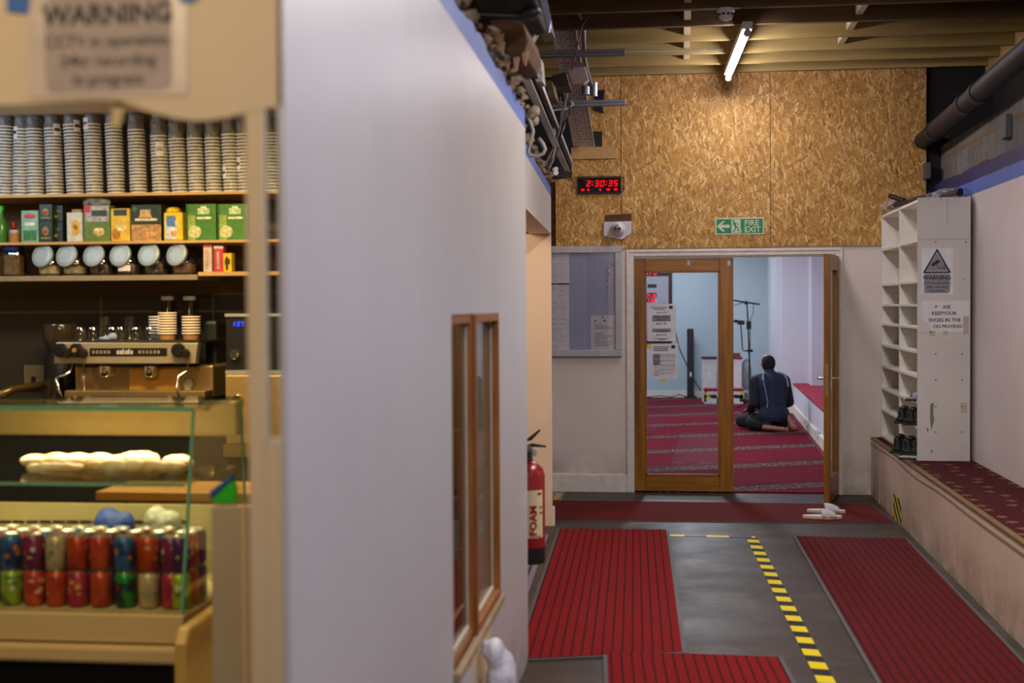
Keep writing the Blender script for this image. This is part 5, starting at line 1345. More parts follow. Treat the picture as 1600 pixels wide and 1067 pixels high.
struct(put(MB().prism(pts, (0, .014, 0)), 'wall_hatch_fascia', m_cream, bevel=.0))
b = MB().box(hx(385), hx(413), HY + .001, HY + .016, 0, 2.0)
struct(put(b, 'trim_hatch_post', m_cream, bevel=.003))
struct(put(MB().box(hx(413), hx(416.5), HY + .001, HY + .016, aY(415, 685, HY).z, 2.0).box(hx(416.5), -.636, HY + .001, HY + .03, aY(425, 686, HY).z - .006, aY(425, 686, HY).z + .0), 'trim_hatch_bead', m_trimw))
struct(put(MB().box(hx(413), -.636, HY + .001, HY + .09, 0, aY(425, 687, HY).z - .004), 'wall_hatch_infill', m_cream))
t = thing('window_3', '', 'window', (-.64, HY, 1)); del t['label'], t['category']; struct(t)
put(MB().box(hx(416.5), -.639, HY + .012, HY + .015, aY(425, 686, HY).z, 2.0), 'pane', m_glass, t)
# dangling bit of tape under the fascia
tg(MB().prism([aY(*q, HY + .02) for q in ((178, 150), (196, 150), (190, 190), (183, 200), (172, 196))], (0, .002, 0)), 'hanging_tape', M_('c9b27c', .5), 'loose strip of clear tape hanging from the wavy cream fascia', 'tape')
# warning notice on the fascia
yn0 = HY - .002
o, a, d = cctv((42, -22), (294, 148), yn0, 'laminated CCTV warning notice taped on the wavy cream fascia over the cafe counter', u0=.11, u1=.905, tri=False, v_split=.10, v1=.96, paper=M_('cdbaa4', .3, name='warm_lit_laminate'), dark=M_('a8968a', .6, name='warm_lit_grey_print'), ink=M_('1c1612', .6, name='warm_lit_ink'))  # warm lamplight put into the paper, print and ink colours
for q in (((10, -12), (48, -12), (44, 22), (10, 18)), ((276, -12), (312, -10), (304, 3), (282, 6))): put(MB().prism([aY(*e, yn0 - .0022) for e in q], (0, .0008, 0)), 'blue_tape', M_('1c5ea8', .5, name='blue_tape'), o)

# ================================================================ CAFE ROOM
struct(put(MB().box(-4.8, -.84, 6.95, 7.05, 0, 2.6), 'wall_cafe_back', (lambda t: t.bsdf((lambda br: br.outputs[0])(
    (lambda q: (q, [setattr(q.inputs[i], 'default_value', v) for i, v in (('Scale', 1.0), ('Brick Width', .62), ('Row Height', .62), ('Mortar Size', .006))], setattr(q.inputs['Color1'], 'default_value', lin('3a352f')), setattr(q.inputs['Color2'], 'default_value', lin('332f2b')), setattr(q.inputs['Mortar'], 'default_value', lin('6a6250')), setattr(q, 'offset', 0.0),
                t.l((lambda s_: (lambda cb: (t.l(s_[0], cb.inputs[0]), t.l(s_[2], cb.inputs[1]), cb.outputs[0])[2])(t.n('ShaderNodeCombineXYZ')))(t.xyz(t.coord(loc=(.25, 0, .3)))), q.inputs['Vector']))[0])(t.n('ShaderNodeTexBrick'))), .35))(NT('dark_wall_tiles'))))
struct(put(MB().box(-4.9, -4.8, 2.15, 7.05, 0, 2.6), 'wall_cafe_side', m_cream))
struct(put(MB().box(-4.9, -1.25, 2.2, 9.6, 2.56, 2.62), 'ceiling_cafe', m_cream))
b = MB(); seg(b, 2.8, WY0, 0, 0, 2.38, 2.38, .01, LX, -.105); seg(b, WY1, 5.95, 0, 0, 2.36, 2.36, .01, LX, -.105); seg(b, WY0, WY1, 0, 0, WZ0 - .03, WZ0 - .03, .01, LX, -.105); seg(b, WY0, WY1, WZ1, WZ1, 2.36, 2.36, .01, LX, -.105)
struct(put(b, 'wall_left_added_lining', m_cream))  # lining added so the side glass of the fridge reflects cream
struct(put(MB().box(-4.8, -.84, 6.93, 6.95, aY(200, 462, 6.93).z, 2.56), 'wall_cafe_lining', wood('dull_brown_lining_board', '5a4a30', '6e5c3e', 'X', 3, 12, .6)))
SX0, SX1 = -4.2, aY(440, 300, 6.6).x - .0
def shelf(yf, px_y, th, lab, mat, x0=SX0, x1=SX1, yb=6.93):
    z = aY(200, px_y, yf).z
    return z, tag(put(MB().box(x0, x1, yf, yb, z - th, z), 'wall_shelf', mat, bevel=.002), lab, 'shelf')
m_shelf = wood('pale_pine_shelf', 'b08a4e', 'caa566', 'X', 4, 12, .5)
YS = 6.55
zA, _ = shelf(YS, 301, .016, 'pine shelf holding the sleeves of paper cups', m_shelf)
zB, _ = shelf(YS, 376.5, .014, 'pine shelf holding the tea boxes', m_shelf)
xs_ = aY(308, 430, YS).x
zC, _ = shelf(YS, 430, .026, 'grey edged shelf holding the tilted storage jars', M_('9c8c70', .4, .2), x1=xs_)
zD, _ = shelf(YS, 426, .02, 'short pine shelf beside the storage jars with small upright boxes', m_shelf, x0=xs_ + .004)
# sleeves of cups
m_cup = M_('48413c', .6, 0, .05, name='ribbed_grey_paper_cup'); m_rim = M_('fff6e6', .45, name='white_cup_rim')
def cup_mesh():
    mb = MB().lathe((0, 0, 0), [(.041, 0), (.039, .023), (.031, .085)], n=18, caps=False); mb.lathe((0, 0, 0), [(.031, .081), (.0004, .081)], n=18, caps=False); return mb
cup_me = cup_mesh().mesh('paper_cup', True, m_cup); rim_me = MB().tube([(.042 * math.cos(2 * PI * i / 18), .042 * math.sin(2 * PI * i / 18), .003) for i in range(19)], .0028, 6, False).mesh('cup_rim', True, m_rim)
m_sleeve = film((.95, .96, .98), .36, .18)
lean = [-.02, -.035, .01, .02, .035, .02, .03, .03, .03, .045, .03, .02, .025, .03, .01, .0]
tops = [22, 21, 21, 21, 22, 22, 22, 20, 18, 17, 17, 17, 18, 18, 18, 18]
px_base = [8, 33, 56, 86, 118, 148, 182, 217, 252, 281, 308, 335, 362, 385, 425, 452]
sl = ['first', 'second', 'third', 'fourth', 'fifth', 'sixth', 'seventh', 'eighth', 'ninth', 'tenth', 'eleventh', 'twelfth', 'thirteenth']
base_sleeve = None
for i, px in enumerate(px_base):
    p = aY(px, 299, YS + .06); n_ = tops[i]
    if i < 13: lb = sl[i] + ' sleeve of nested grey cups on the top shelf, counted from the picture edge'
    elif i == 13: lb = 'plastic sleeve of nested grey paper cups half behind the cream hatch post'
    else: lb = 'plastic sleeve of nested grey cups seen through the narrow hatch pane' + (', beside the wall edge' if i == 15 else '')
    t = thing('cup_sleeve', lb, 'paper cups', (p.x, YS + .06, zA), 0, 'sleeves of paper cups'); L_ = lean[i] * 1.1
    t.rotation_euler = (0, -L_ * .5 + 0, random.uniform(-.2, .2)); t.rotation_euler.y = -L_
    for k in range(n_):
        c = bpy.data.objects.new('paper_cup', cup_me); COL.objects.link(c); c.parent = t; c.rotation_euler.x = PI if False else 0; c.location = (random.uniform(-.001, .001), random.uniform(-.001, .001), k * .0165)
        r = bpy.data.objects.new('cup_rim', rim_me); COL.objects.link(r); r.parent = c
    H_ = n_ * .0165 + .07
    if i >= 9: t.scale = (.95, .95, 1)
    sm = MB().lathe((0, 0, 0), [(.0428, .001), (.0428, .05), (.0428, H_ - .08), (.038, H_ + .0), (.03, H_ + .035), (.012, H_ + .055)], n=18, caps=False)
    so = bpy.data.objects.new('plastic_sleeve', sm.mesh('plastic_sleeve', True, m_sleeve)); COL.objects.link(so); so.parent = t
    if i in (1, 3, 4, 5, 8, 12, 13):
        u = {1: (-.6, .27), 3: (.9, .28), 4: (.95, .28), 5: (-.7, .29), 8: (.3, .22), 12: (-.9, .1), 13: (-.6, .14)}[i]
        def lf(a_, c_, u=u): an = -PI / 2 + u[0] + (a_ - .5) * .9; return (.0436 * math.cos(an), .0436 * math.sin(an), H_ - .4 + u[1] + .06 * c_)
        lo = bpy.data.objects.new('sleeve_label', MB().grid(lf, 6, 1).mesh('sleeve_label', True, m_paper, None, False)); COL.objects.link(lo); lo.parent = t
        def lf2(a_, c_): an = -PI / 2 + u[0] + (a_ - .5) * .7; return (.0441 * math.cos(an), .0441 * math.sin(an), H_ - .4 + u[1] + .022 + .016 * c_)
        lo = bpy.data.objects.new('label_print', MB().grid(lf2, 6, 1).mesh('label_print', True, m_ink, None, False)); COL.objects.link(lo); lo.parent = t
# partition closing the cafe room behind the end of the left wall
struct(put(MB().plan([(-.80, 5.96), (-.785, 5.96), (-.845, 6.96), (-.86, 6.96)], 0, 2.56), 'wall_cafe_partition', m_cream))
# tea boxes
def bar_on(mb, a, d, u0, u1, v0, v1, y, dy=.001):
    w_ = d.x - a.x; h_ = a.z - d.z
    mb.box(a.x + w_ * u0, a.x + w_ * u1, y - dy, y, a.z - h_ * v1, a.z - h_ * v0)
def carton(name, label, c0, c1, Y, base, deco, zb, dep=.07, cat='box', bev=.002, skew=0, writing=()):
    a, d = aY(*c0, Y), aY(*c1, Y); d = V(d.x, d.y, zb + .0005)
    t = thing(name, label, cat, ((a.x + d.x) / 2, Y + dep / 2, zb + .0005))
    put(MB().box(a.x, d.x, Y, Y + dep, d.z, a.z), 'carton_body', M_(base, .45, 0, .15, 30), t, bevel=bev)
    for j, (nm, col, u0, u1, v0, v1, sh) in enumerate(deco):
        mb = MB(); w_ = d.x - a.x; h_ = a.z - d.z
        if sh == 'o':
            mb.ell((a.x + w_ * (u0 + u1) / 2, Y - .0006 * (j + 1), a.z - h_ * (v0 + v1) / 2), (w_ * (u1 - u0) / 2, .001, h_ * (v1 - v0) / 2), 20, 8)
        else: bar_on(mb, a, d, u0, u1, v0, v1, Y - .0006 * j, .0008)
        put(mb, nm, M_(col, .5, 0, .25, 70), t)
    for s_, u, v, sz, col in writing:
        w_ = d.x - a.x; h_ = a.z - d.z
        put(MB().text(s_, (a.x + w_ * u, Y - .0006 * (len(deco) + 2), a.z - h_ * v), R, U, sz, bold=.02, depth=.0002), 'lettering', M_(col, .5), t)
    return t
YB = YS + .015
carton('tea_box', 'green and white herbal tea box with a red oval on the tea shelf', (33, 329), (60, 373), YB, '7fb09a', [('picture', '3c7a44', .1, .9, .62, .95, 'r'), ('emblem', 'c03a48', .15, .85, .1, .26, 'o'), ('print', 'e4ece4', .2, .8, .38, .48, 'r')], zB)
for (c0, c1, z_, lb) in (((61, 345.5), (81.5, 373), None, 'lower dark green gold printed tin beside the red oval tea box'), ((61, 319), (81.5, 345), 1, 'upper dark green gold printed tin beside the red oval tea box')):
    zz = zB if z_ is None else aY(70, 345.6, YB).z + .001
    carton('tea_tin', lb, c0, c1, YB, '16301e', [('gold_print', '9c7a34', .25, .75, .25, .7, 'o'), ('gold_print', 'b08c3c', .15, .85, .78, .84, 'r'), ('red_print', '8c3422', .35, .65, .4, .6, 'o')], zz)
for (c0, c1, z_, lb) in (((83, 347), (98, 373), None, 'lower black-green tea tin stacked behind the gold printed tins'), ((83, 321), (98, 346.5), 1, 'upper black-green tea tin stacked behind the gold printed tins')):
    zz = zB if z_ is None else aY(90, 347, YB + .03).z + .001
    carton('tea_tin', lb, c0, c1, YB + .03, '14221a', [('gold_print', '6a5a2a', .3, .8, .3, .4, 'r'), ('gold_print', 'a89a2c', .15, .45, .6, .75, 'r')], zz)
carton('tea_box', 'white carton with a yellow flower beside the dark tins', (104, 332), (128.5, 373), YB, 'c6c8c0', [('flower', 'd6a818', .3, .85, .25, .8, 'o'), ('flower', '9c6a12', .45, .7, .4, .62, 'o')], zB)
carton('tea_box', 'plain tan carton behind the yellow flower carton', (112, 327), (127, 331), YB + .075, '9c8256', [], aY(118, 332, YB + .075).z - .04)
t = carton('tea_bag_pack', 'large green pack of tea leaves with a cup picture and cellophane top', (131, 321), (172, 373), YB, '5f7a24', [('pack_top', 'a8a6ac', .04, .96, .02, .45, 'r'), ('red_stripe', 'c03444', .0, .25, .0, .2, 'r'), ('cup', 'c8b070', .35, .8, .62, .86, 'o'), ('cup', 'e0d29c', .4, .75, .62, .72, 'o'), ('dark_emblem', '3a4432', .3, .9, .14, .3, 'r')], zB)
p = aY(151, 317, YB + .035); mb = MB().ell(p, (.075, .03, .03), 16, 10); put(mb, 'cellophane_top', m_film, t, smooth=True)
carton('tea_box', 'slim yellow tea carton with a dark green head band', (173, 326), (203, 373), YB, 'dcb43a', [('head_band', '2a4630', .15, .85, .03, .22, 'r'), ('picture', 'b87c1e', .05, .5, .6, .95, 'o'), ('picture', 'e8d89c', .3, .8, .5, .7, 'o')], zB)
carton('tea_box', 'dark green and tan tea carton with a crown emblem in the middle of the shelf', (205, 320), (252, 373), YB, '20382a', [('lower_band', 'b88e58', .0, 1, .55, 1, 'r'), ('crown', 'c8a878', .3, .65, .14, .34, 'r'), ('crown', 'c8a878', .26, .69, .3, .36, 'r'), ('emblem', '4e6a54', .05, .2, .06, .2, 'o'), ('print', 'd8cca8', .12, .88, .38, .45, 'r'), ('cup', 'd89c58', .4, .8, .74, .92, 'o')], zB)
t = carton('sugar_pack', 'bright yellow pack with a blue square and folded top', (255.5, 332), (285.5, 373), YB, 'dfc01c', [('blue_square', '5a80b4', .15, .65, .2, .55, 'r'), ('white_patch', 'ccd4dc', .1, .7, .3, .95, 'r'), ('blue_square', '5a80b4', .15, .62, .12, .5, 'r'), ('egg', 'e09a28', .4, .7, .66, .86, 'o')], zB, bev=.006)
p = aY(271, 330, YB + .035); put(MB().ell(p, (.04, .03, .022), 12, 8), 'folded_top', M_('d8b818', .4, 0, .3, 60), t, smooth=True)
for c0, c1, lb in (((291, 319), (338, 373), 'large green tea carton with a pale crown beside the yellow pack'), ((340, 319), (387, 373), 'large green tea carton with a pale crown half behind the cream post')):
    carton('tea_box', lb, c0, c1, YB, '3f7a22', [('crown', 'c8d8a4', .38, .78, .12, .28, 'r'), ('crown', 'c8d8a4', .48, .68, .06, .14, 'r'), ('light_band', '8aa83c', .0, .3, .3, 1, 'r'), ('flower', 'd4d08c', .06, .5, .6, .95, 'o'), ('side_edge', '1e5a1c', .0, .06, .0, 1, 'r'), ('print', 'dce4bc', .35, .85, .36, .42, 'r')], zB)
# bottle and spice jar at the picture edge
p = aY(2, 373, YB + .05)
t = thing('squash_bottle', 'green plastic bottle with bright green cap on the tea shelf', 'bottle', (p.x, YB + .05, zB))
put(MB().lathe((p.x, YB + .05, zB), [(.03, .001), (.033, .01), (.033, .1), (.014, .14), (.012, .165)], n=20), 'body', M_('3a7a34', .2), t, auto=True)
put(MB().lathe((p.x, YB + .05, zB + .165), [(.016, 0), (.016, .022), (.012, .026)], n=18), 'cap', M_('1eb424', .3), t, auto=True)
p = aY(23, 373, YB + .04)
t = thing('spice_jar', 'small jar of brown spice with a pale lid on the tea shelf', 'jar', (p.x, YB + .04, zB))
put(MB().lathe((p.x, YB + .04, zB), [(.026, .001), (.027, .006), (.027, .05)], n=18), 'jar_body', M_('a8763c', .3), t, auto=True)
put(MB().lathe((p.x, YB + .04, zB + .05), [(.024, 0), (.024, .016)], n=18), 'lid', M_('b8b4b0', .3), t, auto=True)
p = aY(10, 373, YB + .02)
t = thing('sauce_bottle', 'tiny red topped sauce bottle on the tea shelf', 'bottle', (p.x, YB + .1, zB))
put(MB().lathe((p.x, YB + .1, zB), [(.018, .001), (.018, .06), (.008, .08)], n=14), 'bottle_body', M_('5a2c18', .25), t, auto=True)
put(MB().lathe((p.x, YB + .1, zB + .08), [(.012, 0), (.012, .03)], n=14), 'cap', M_('c02428', .3), t, auto=True)
# tilted jars
m_jg = glass((.84, .86, .84), .14, streak=.35, name='jar_glass')
fills = [('flour', 'd8c8a4', .05), ('oats', 'b8a684', .045), ('dark_tea', '2a241c', .05), ('dark_tea', '352a1e', .055), ('seed', '3a342a', .03), ('cinnamon', '7c5230', .055)]
xsj = [75, 114, 156, 197, 240, 284]
jl = ['of pale flour, first after the blue lidded jar', 'of oats, beside the flour jar', 'of dark tea, beside the oats jar', 'with a blank paper label on its front', 'nearly empty with some seeds, before the cinnamon one', 'of brown contents, last before the small upright boxes']
for i, (px, (fn_, fc, fh)) in enumerate(zip(xsj, fills)):
    p = aY(px + 4, 430, YS + .08); T0_ = V(p.x, YS + .085, zC)
    t = thing('storage_jar', 'tilted glass storage jar with steel lid ' + jl[i], 'jar', T0_, random.uniform(-.1, .1))
    Tm = wm(t); q = lambda *a_: Tm @ V(*a_)
    # fat body lying tilted back: opening points up and towards the viewer
    b = MB().lathe(q(0, 0, 0), [(.045, .001), (.06, .012), (.066, .05), (.064, .08), (.05, .105)], n=28); put(b, 'jar_body', m_jg, t, auto=True)
    put(MB().lathe(q(0, 0, 0), [(.04, .004), (.056, .014), (.06, fh), (.001, fh + .006)], n=24), fn_, M_(fc, .9, 0, .3, 120), t, auto=True)
    ax = V(-.2 if i < 5 else -.3, -.93, .26).normalized(); cc = q(-.012, -.045, .098)
    put(MB().lathe(cc, [(.05, -.02), (.054, .012)], ax, 26), 'neck', m_jg, t, auto=True)
    put(MB().lathe(cc + ax * .008, [(.058, 0), (.06, .004), (.06, .016), (.054, .02), (.038, .0215), (.036, .018), (.001, .018)], ax, 32), 'lid', M_('9aaab6', .4, .1, name='brushed_jar_lid'), t, auto=True)
    if i == 3: put(MB().grid(lambda a_, c_: (q(0, 0, 0) + V(.0675 * math.cos(-PI / 2 + (a_ - .5) * 1.0), .0675 * math.sin(-PI / 2 + (a_ - .5) * 1.0), .022 + .03 * c_)), 6, 1), 'paper_label', m_paper, t, fix=False)
# blue lidded square jar
p = aY(20, 430, YS + .07)
t = thing('square_jar', 'square clear jar with dark blue lid and brown contents', 'jar', (p.x, YS + .07, zC))
put(MB().box(p.x - .064, p.x + .064, YS + .01, YS + .13, zC + .001, zC + .13), 'jar_body', m_jg, t, bevel=.018, seg=4)
put(MB().box(p.x - .03, p.x + .045, YS + .03, YS + .11, zC + .006, zC + .11), 'brown_sachet', M_('8a6a40', .7, 0, .3, 40), t, bevel=.01)
put(MB().lathe((p.x + .004, YS + .07, zC + .13), [(.05, 0), (.052, .004), (.052, .024), (.046, .028)], n=26), 'lid', M_('1c2a78', .35), t, auto=True)
# small upright boxes
for x0, x1, yt, c, c2, lb in ((317.5, 331, 382, 'cdb8a8', 'b02a30', 'pale slim box with a red head standing on the short shelf'), (334, 349, 384.5, 'c43238', 'd8c0b4', 'red slim box standing between the pale and yellow ones'), (348.5, 362, 395.5, 'dcb81c', '3a2c14', 'short yellow box standing on the short shelf')):
    t = carton('slim_box', lb, (x0, yt), (x1, 424), YS + .02, c, [('head_print', c2, 0 if 'pale' in lb else .2, 1 if 'pale' in lb else .8, .0 if 'pale' in lb else .3, .1 if 'pale' in lb else .6, 'r'), ('side_print', c2 if 'pale' not in lb else 'b89c8c', .3, .6, .2, .9, 'r')], zD, dep=.05)
# back counter
ZC = aY(200, 612, 6.35).z - .06
t = thing('back_counter', 'stainless back counter carrying the espresso machine', 'counter', (-2.6, 6.6, 0))
put(MB().box(-4.6, aY(350, 600, 6.2).x, 6.25, 6.93, ZC - .04, ZC), 'worktop', M_('6a655c', .3, .7), t, bevel=.004)
put(MB().box(-4.6, aY(350, 600, 6.2).x, 6.32, 6.93, 0, ZC - .04), 'cabinet', m_dark, t)
ZC2 = ZC
# espresso machine
YE = 6.3
E_ = lambda px, py, Y=YE: aY(px, py, Y)
t = thing('espresso_machine', 'two-group stainless espresso machine with black knobs on the back counter', 'coffee machine', (E_(200, 600).x, YE + .2, ZC))
m_ss = M_('c2a878', .25, .8, .05, 5, name='warm_stainless'); m_ss2 = M_('c8bca0', .32, .55, .04, 5, name='brushed_front_panel')
c = [E_(84, 568), E_(305, 568), E_(309, 536), E_(88, 535)]
put(MB().prism(c, (0, .05, 0)), 'control_panel', m_ss2, t, bevel=.003)
x0, x1 = E_(103, 600).x, E_(322, 600).x
put(MB().box(x0, x1, YE + .10, YE + .5, ZC + .03, E_(200, 572).z + .0), 'body', m_ss, t, bevel=.01)
put(MB().box(E_(88, 540).x, E_(309, 540).x, YE + .02, YE + .5, E_(200, 536).z, E_(200, 536).z + .012), 'cup_tray', M_('4a443c', .35, .6), t)
for px, py in ((96, 547), (121, 547), (280, 547)): put(MB().lathe(E_(px, py), [(.034, 0), (.034, .02), (.026, .035)], (0, -1, 0), 20).lathe(E_(px + 10, py + 4), [(.022, 0), (.022, .03), (.016, .04)], (.3, -1, -.1), 16), 'knob', m_black, t, auto=True)
put(MB().lathe(E_(121, 547), [(.012, .036), (.01, .04)], (0, -1, 0), 12), 'knob_cap', M_('a8743a', .4), t)
a, d = E_(140, 544, YE - .002), E_(261, 556, YE - .002)
put(MB().box(a.x, d.x, YE - .003, YE, d.z, a.z), 'button_strip', m_black, t)
b = MB()
for px in (146, 152, 158, 164, 170, 218, 224, 230, 236, 242, 248): q = E_(px, 550, YE - .004); b.obox(q, (.006, 0, 0), (0, .001, 0), (0, 0, .008))
put(b, 'button', M_('8c8270', .4), t)
put(MB().text('nuova', (E_(182, 553, YE - .004).x - .0, YE - .005, E_(182, 553).z), R, U, .03, 'LEFT', .02, .0003), 'lettering', M_('b8b0a0', .4), t) if False else None
b = MB()
for i, wv in enumerate((.010, .012, .009, .012, .010, .011)): b.box(E_(183, 550).x + i * .014, E_(183, 550).x + i * .014 + wv, YE - .005, YE - .003, E_(183, 553.5).z, E_(183, 547.5).z + (.006 if i in (2, 4) else 0))
put(b, 'maker_mark', M_('c8c0b0', .4), t)
b = MB().tube([E_(112, 566, YE + .04), E_(112, 575, YE + .02), E_(108, 582, YE), E_(96, 588, YE - .02), E_(88, 590, YE - .02)], .006, 8).tube([E_(131, 566, YE + .05), E_(131, 590, YE + .05), E_(132, 610, YE + .03)], .006, 8)
b.tube([E_(293, 566, YE + .05), E_(292, 580, YE + .03), E_(279, 588, YE), E_(276, 605, YE - .02), E_(282, 625, YE - .02)], .007, 8).tube([E_(88, 590, YE - .05), E_(92, 610, YE - .05), E_(98, 627, YE - .05)], .008, 8)
put(b, 'steam_wand', m_chrome, t, smooth=True)
b = MB()
for px in (165, 235): q = E_(px, 572, YE + .06); b.lathe(q, [(.035, 0), (.035, -.04), (.03, -.05)], (0, 0, 1), 20)
put(b, 'group_head', m_chrome, t, auto=True)
for py in (599, 614): put(MB().lathe(E_(294, py, YE + .098), [(.024, 0), (.026, .004), (.026, .008), (.02, .01)], (0, -1, 0), 22), 'pressure_gauge', M_('c8c4b4', .3), t, auto=True)
put(MB().box(E_(190, 600).x, E_(270, 600).x, YE + .095, YE + .099, E_(200, 622).z, E_(200, 576).z), 'splash_panel', M_('dca850', .35, .1, name='amber_lit_steel'), t)  # amber lamplight on polished steel put into the panel colour
put(MB().box(x0, x1, YE - .02, YE + .1, ZC + .01, ZC + .07), 'drip_tray', m_ss, t, bevel=.006)
# glasses upside down on the machine
zt_ = E_(200, 536).z + .0125
m_tg = glass((.88, .88, .84), .14, streak=.1, name='tumbler_glass')
gl = [(126, .11), (146, .14), (164, .3), (176, .16), (190, .16), (203, .32), (213, .13), (235, .15)]
gn = ['small glass upturned on the coffee machine, at its knob end', 'glass upturned beside the small one on the coffee machine', 'tall glass behind the others on the coffee machine, towards the knob end', 'glass upturned in the middle of the coffee machine', 'glass beside the blue cloth on the coffee machine', 'tall glass behind the others on the coffee machine, towards the paper cups', 'glass just past the tall one on the coffee machine', 'glass standing against the paper cups on the coffee machine']
for (px, hh), nm in zip(gl, gn):
    Y = YE + (.3 if hh > .2 else .12); q = E_(px, 530, Y); hgt = .065 if hh < .2 else .115
    o = put(MB().lathe((q.x, Y, zt_), [(.030, .0005), (.031, .003), (.026, hgt - .003), (.023, hgt), (.001, hgt + .0005)], n=20), 'glass_tumbler', m_tg, auto=True)
    tag(o, nm, 'glass', 'glasses on the coffee machine')
o = organic(MB().ell(E_(168, 529, YE + .06) + V(0, 0, .0), (.05, .02, .012)).ell(E_(176, 526, YE + .06), (.025, .02, .02)), 'blue_cloth', M_('8e9cc0', .9), voxel=.006); tag(o, 'folded pale blue cloth between the glasses on the coffee machine', 'cloth')
# loose paper cup stacks on the machine
rim_w = MB().tube([(.043 * math.cos(2 * PI * i / 20), .043 * math.sin(2 * PI * i / 20), .030) for i in range(21)], .003, 6, False).mesh('cup_rim', True, m_rim)
m_cupw = M_('a87c4c', .6, name='brown_ripple_cup'); m_cupb = M_('5c6894', .6, name='blue_printed_cup')
def cup_w(mat): return MB().lathe((0, 0, 0), [(.037, 0), (.0415, .03)], n=20, caps=False).lathe((0, 0, 0), [(.031, .004), (.0004, .004)], n=20, caps=False).mesh('paper_cup', True, mat)
cw, cbm = cup_w(m_cupw), cup_w(m_cupb)
on = ['bottom', 'second', 'third', 'fourth', 'fifth', 'sixth', 'seventh', 'eighth', 'ninth', 'tenth']
for px, n_, me, nm, Y, sp in ((262, 9, cw, 'taller brown stack of paper cups on the coffee machine', YE + .1, .0125), (299, 7, cw, 'shorter brown stack of paper cups on the coffee machine', YE + .1, .0135), (247, 7, cbm, 'blue printed stack of paper cups behind the brown ones', YE + .24, .0135)):
    q = E_(px, 530, Y)
    for k in range(n_):
        o = bpy.data.objects.new('paper_cup', me); COL.objects.link(o); zz = zt_ + .0005 + (n_ - 1 - k) * sp
        o.rotation_euler = (PI, 0, 0) if False else (0, 0, 0); o.location = (q.x, Y, zt_ + .001 + k * sp * 1.0)
        tag(o, on[k] + ' cup from below in the ' + nm, 'cup', nm)
        r = bpy.data.objects.new('cup_rim', rim_w); COL.objects.link(r); r.parent = o
# syrup bottles behind
for px, nm in ((263, 'dark syrup bottle with white cap behind the taller cup stack'), (297, 'dark syrup bottle with white cap behind the shorter cup stack')):
    q = E_(px, 560, 6.82)
    zt3 = aY(px, 463, 6.82).z
    t = thing('syrup_bottle', nm, 'bottle', (q.x, 6.82, ZC + .0))
    put(MB().lathe((q.x, 6.82, 0), [(.036, ZC + .001), (.038, ZC + .01), (.038, zt3 - .12), (.03, zt3 - .09), (.028, zt3 - .02)], n=18), 'bottle_body', M_('2c1a0c', .12, name='dark_bottle_glass'), t, auto=True)
    put(MB().lathe((q.x, 6.82, 0), [(.033, zt3 - .02), (.033, zt3), (.02, zt3 + .002)], n=18), 'cap', m_white, t, auto=True)
# dark grinder hopper, socket, sink tap at the edge
q = aY(95, 560, 6.75)
t = thing('coffee_grinder', 'dark coffee grinder with a smoky hopper behind the machine', 'grinder', (q.x, 6.75, ZC))
put(MB().lathe((q.x, 6.75, 0), [(.085, ZC + .001), (.085, ZC + .2), (.075, ZC + .24)], n=22), 'grinder_body', m_black, t, auto=True)
zh = aY(95, 506, 6.75).z; put(MB().lathe((q.x, 6.75, 0), [(.06, ZC + .24), (.085, ZC + .3), (.09, zh - .01), (.085, zh)], n=22), 'hopper', M_('3a3226', .15, name='smoky_hopper'), t, auto=True)
q = aY(66, 588, 6.94)
t = thing('wall_socket', 'grey double socket on the dark tiles beside the coffee machine', 'socket', (q.x, 6.945, q.z - .07))
put(MB().box(q.x - .1, q.x + .1, 6.93, 6.949, q.z - .07, q.z + .06), 'face_plate', M_('7a6a4a', .5), t, bevel=.004)
b = MB()
for u in (-.045, .045): b.box(q.x + u - .012, q.x + u + .012, 6.927, 6.93, q.z - .03, q.z + .0)
put(b, 'pin_hole', m_black, t)
q = aY(85, 590, 6.5)
t = thing('milk_jug', 'dark steel milk jug standing beside the coffee machine', 'jug', (q.x, 6.5, ZC))
put(MB().lathe((q.x, 6.5, 0), [(.05, ZC + .001), (.055, ZC + .02), (.045, ZC + .1), (.048, q.z)], n=20), 'jug_body', M_('5c5446', .25, .8), t, auto=True)
tg(MB().tube([aY(-8, 620, 6.3), aY(20, 608, 6.4), aY(60, 602, 6.5), aY(82, 601, 6.6)], .02, 10), 'sink_rim', M_('6e5a36', .3, .7), 'curved steel rim of the sink beside the coffee machine', 'sink', smooth=True)
# ovens behind the post
YO = 6.2
a, d = aY(352, 490, YO), aY(384, 585, YO)
t = thing('microwave_oven', 'black microwave with blue digits half behind the cream post', 'microwave', (a.x + .25, YO + .2, d.z))
put(MB().box(a.x, a.x + .5, YO, YO + .4, d.z, a.z), 'casing', m_black, t, bevel=.006)
put(MB().box(a.x, a.x + .5, YO - .008, YO, d.z, d.z + .02).box(a.x, a.x + .5, YO - .008, YO, a.z - .014, a.z), 'trim_strip', m_steel, t)
b = MB(); digits(b, '1:37', aY(362, 510, YO - .004), .013, .022, .004, .004); put(b, 'digit', emit('2a50ff', 2, 'blue_led'), t)
put(MB().lathe(aY(367, 554, YO - .002), [(.022, 0), (.022, .015), (.017, .02)], (0, -1, 0), 20), 'dial', m_chrome, t, auto=True)
a2, d2 = aY(354, 590, YO), aY(384, 693, YO)
t = thing('steel_oven', 'stainless cooker with round knobs under the black microwave', 'cooker', (a2.x + .25, YO + .2, ZC if False else d2.z))
put(MB().box(a2.x, a2.x + .5, YO - .02, YO + .4, d2.z, d.z - .002), 'casing', M_('b89c68', .35, .5), t, bevel=.006)
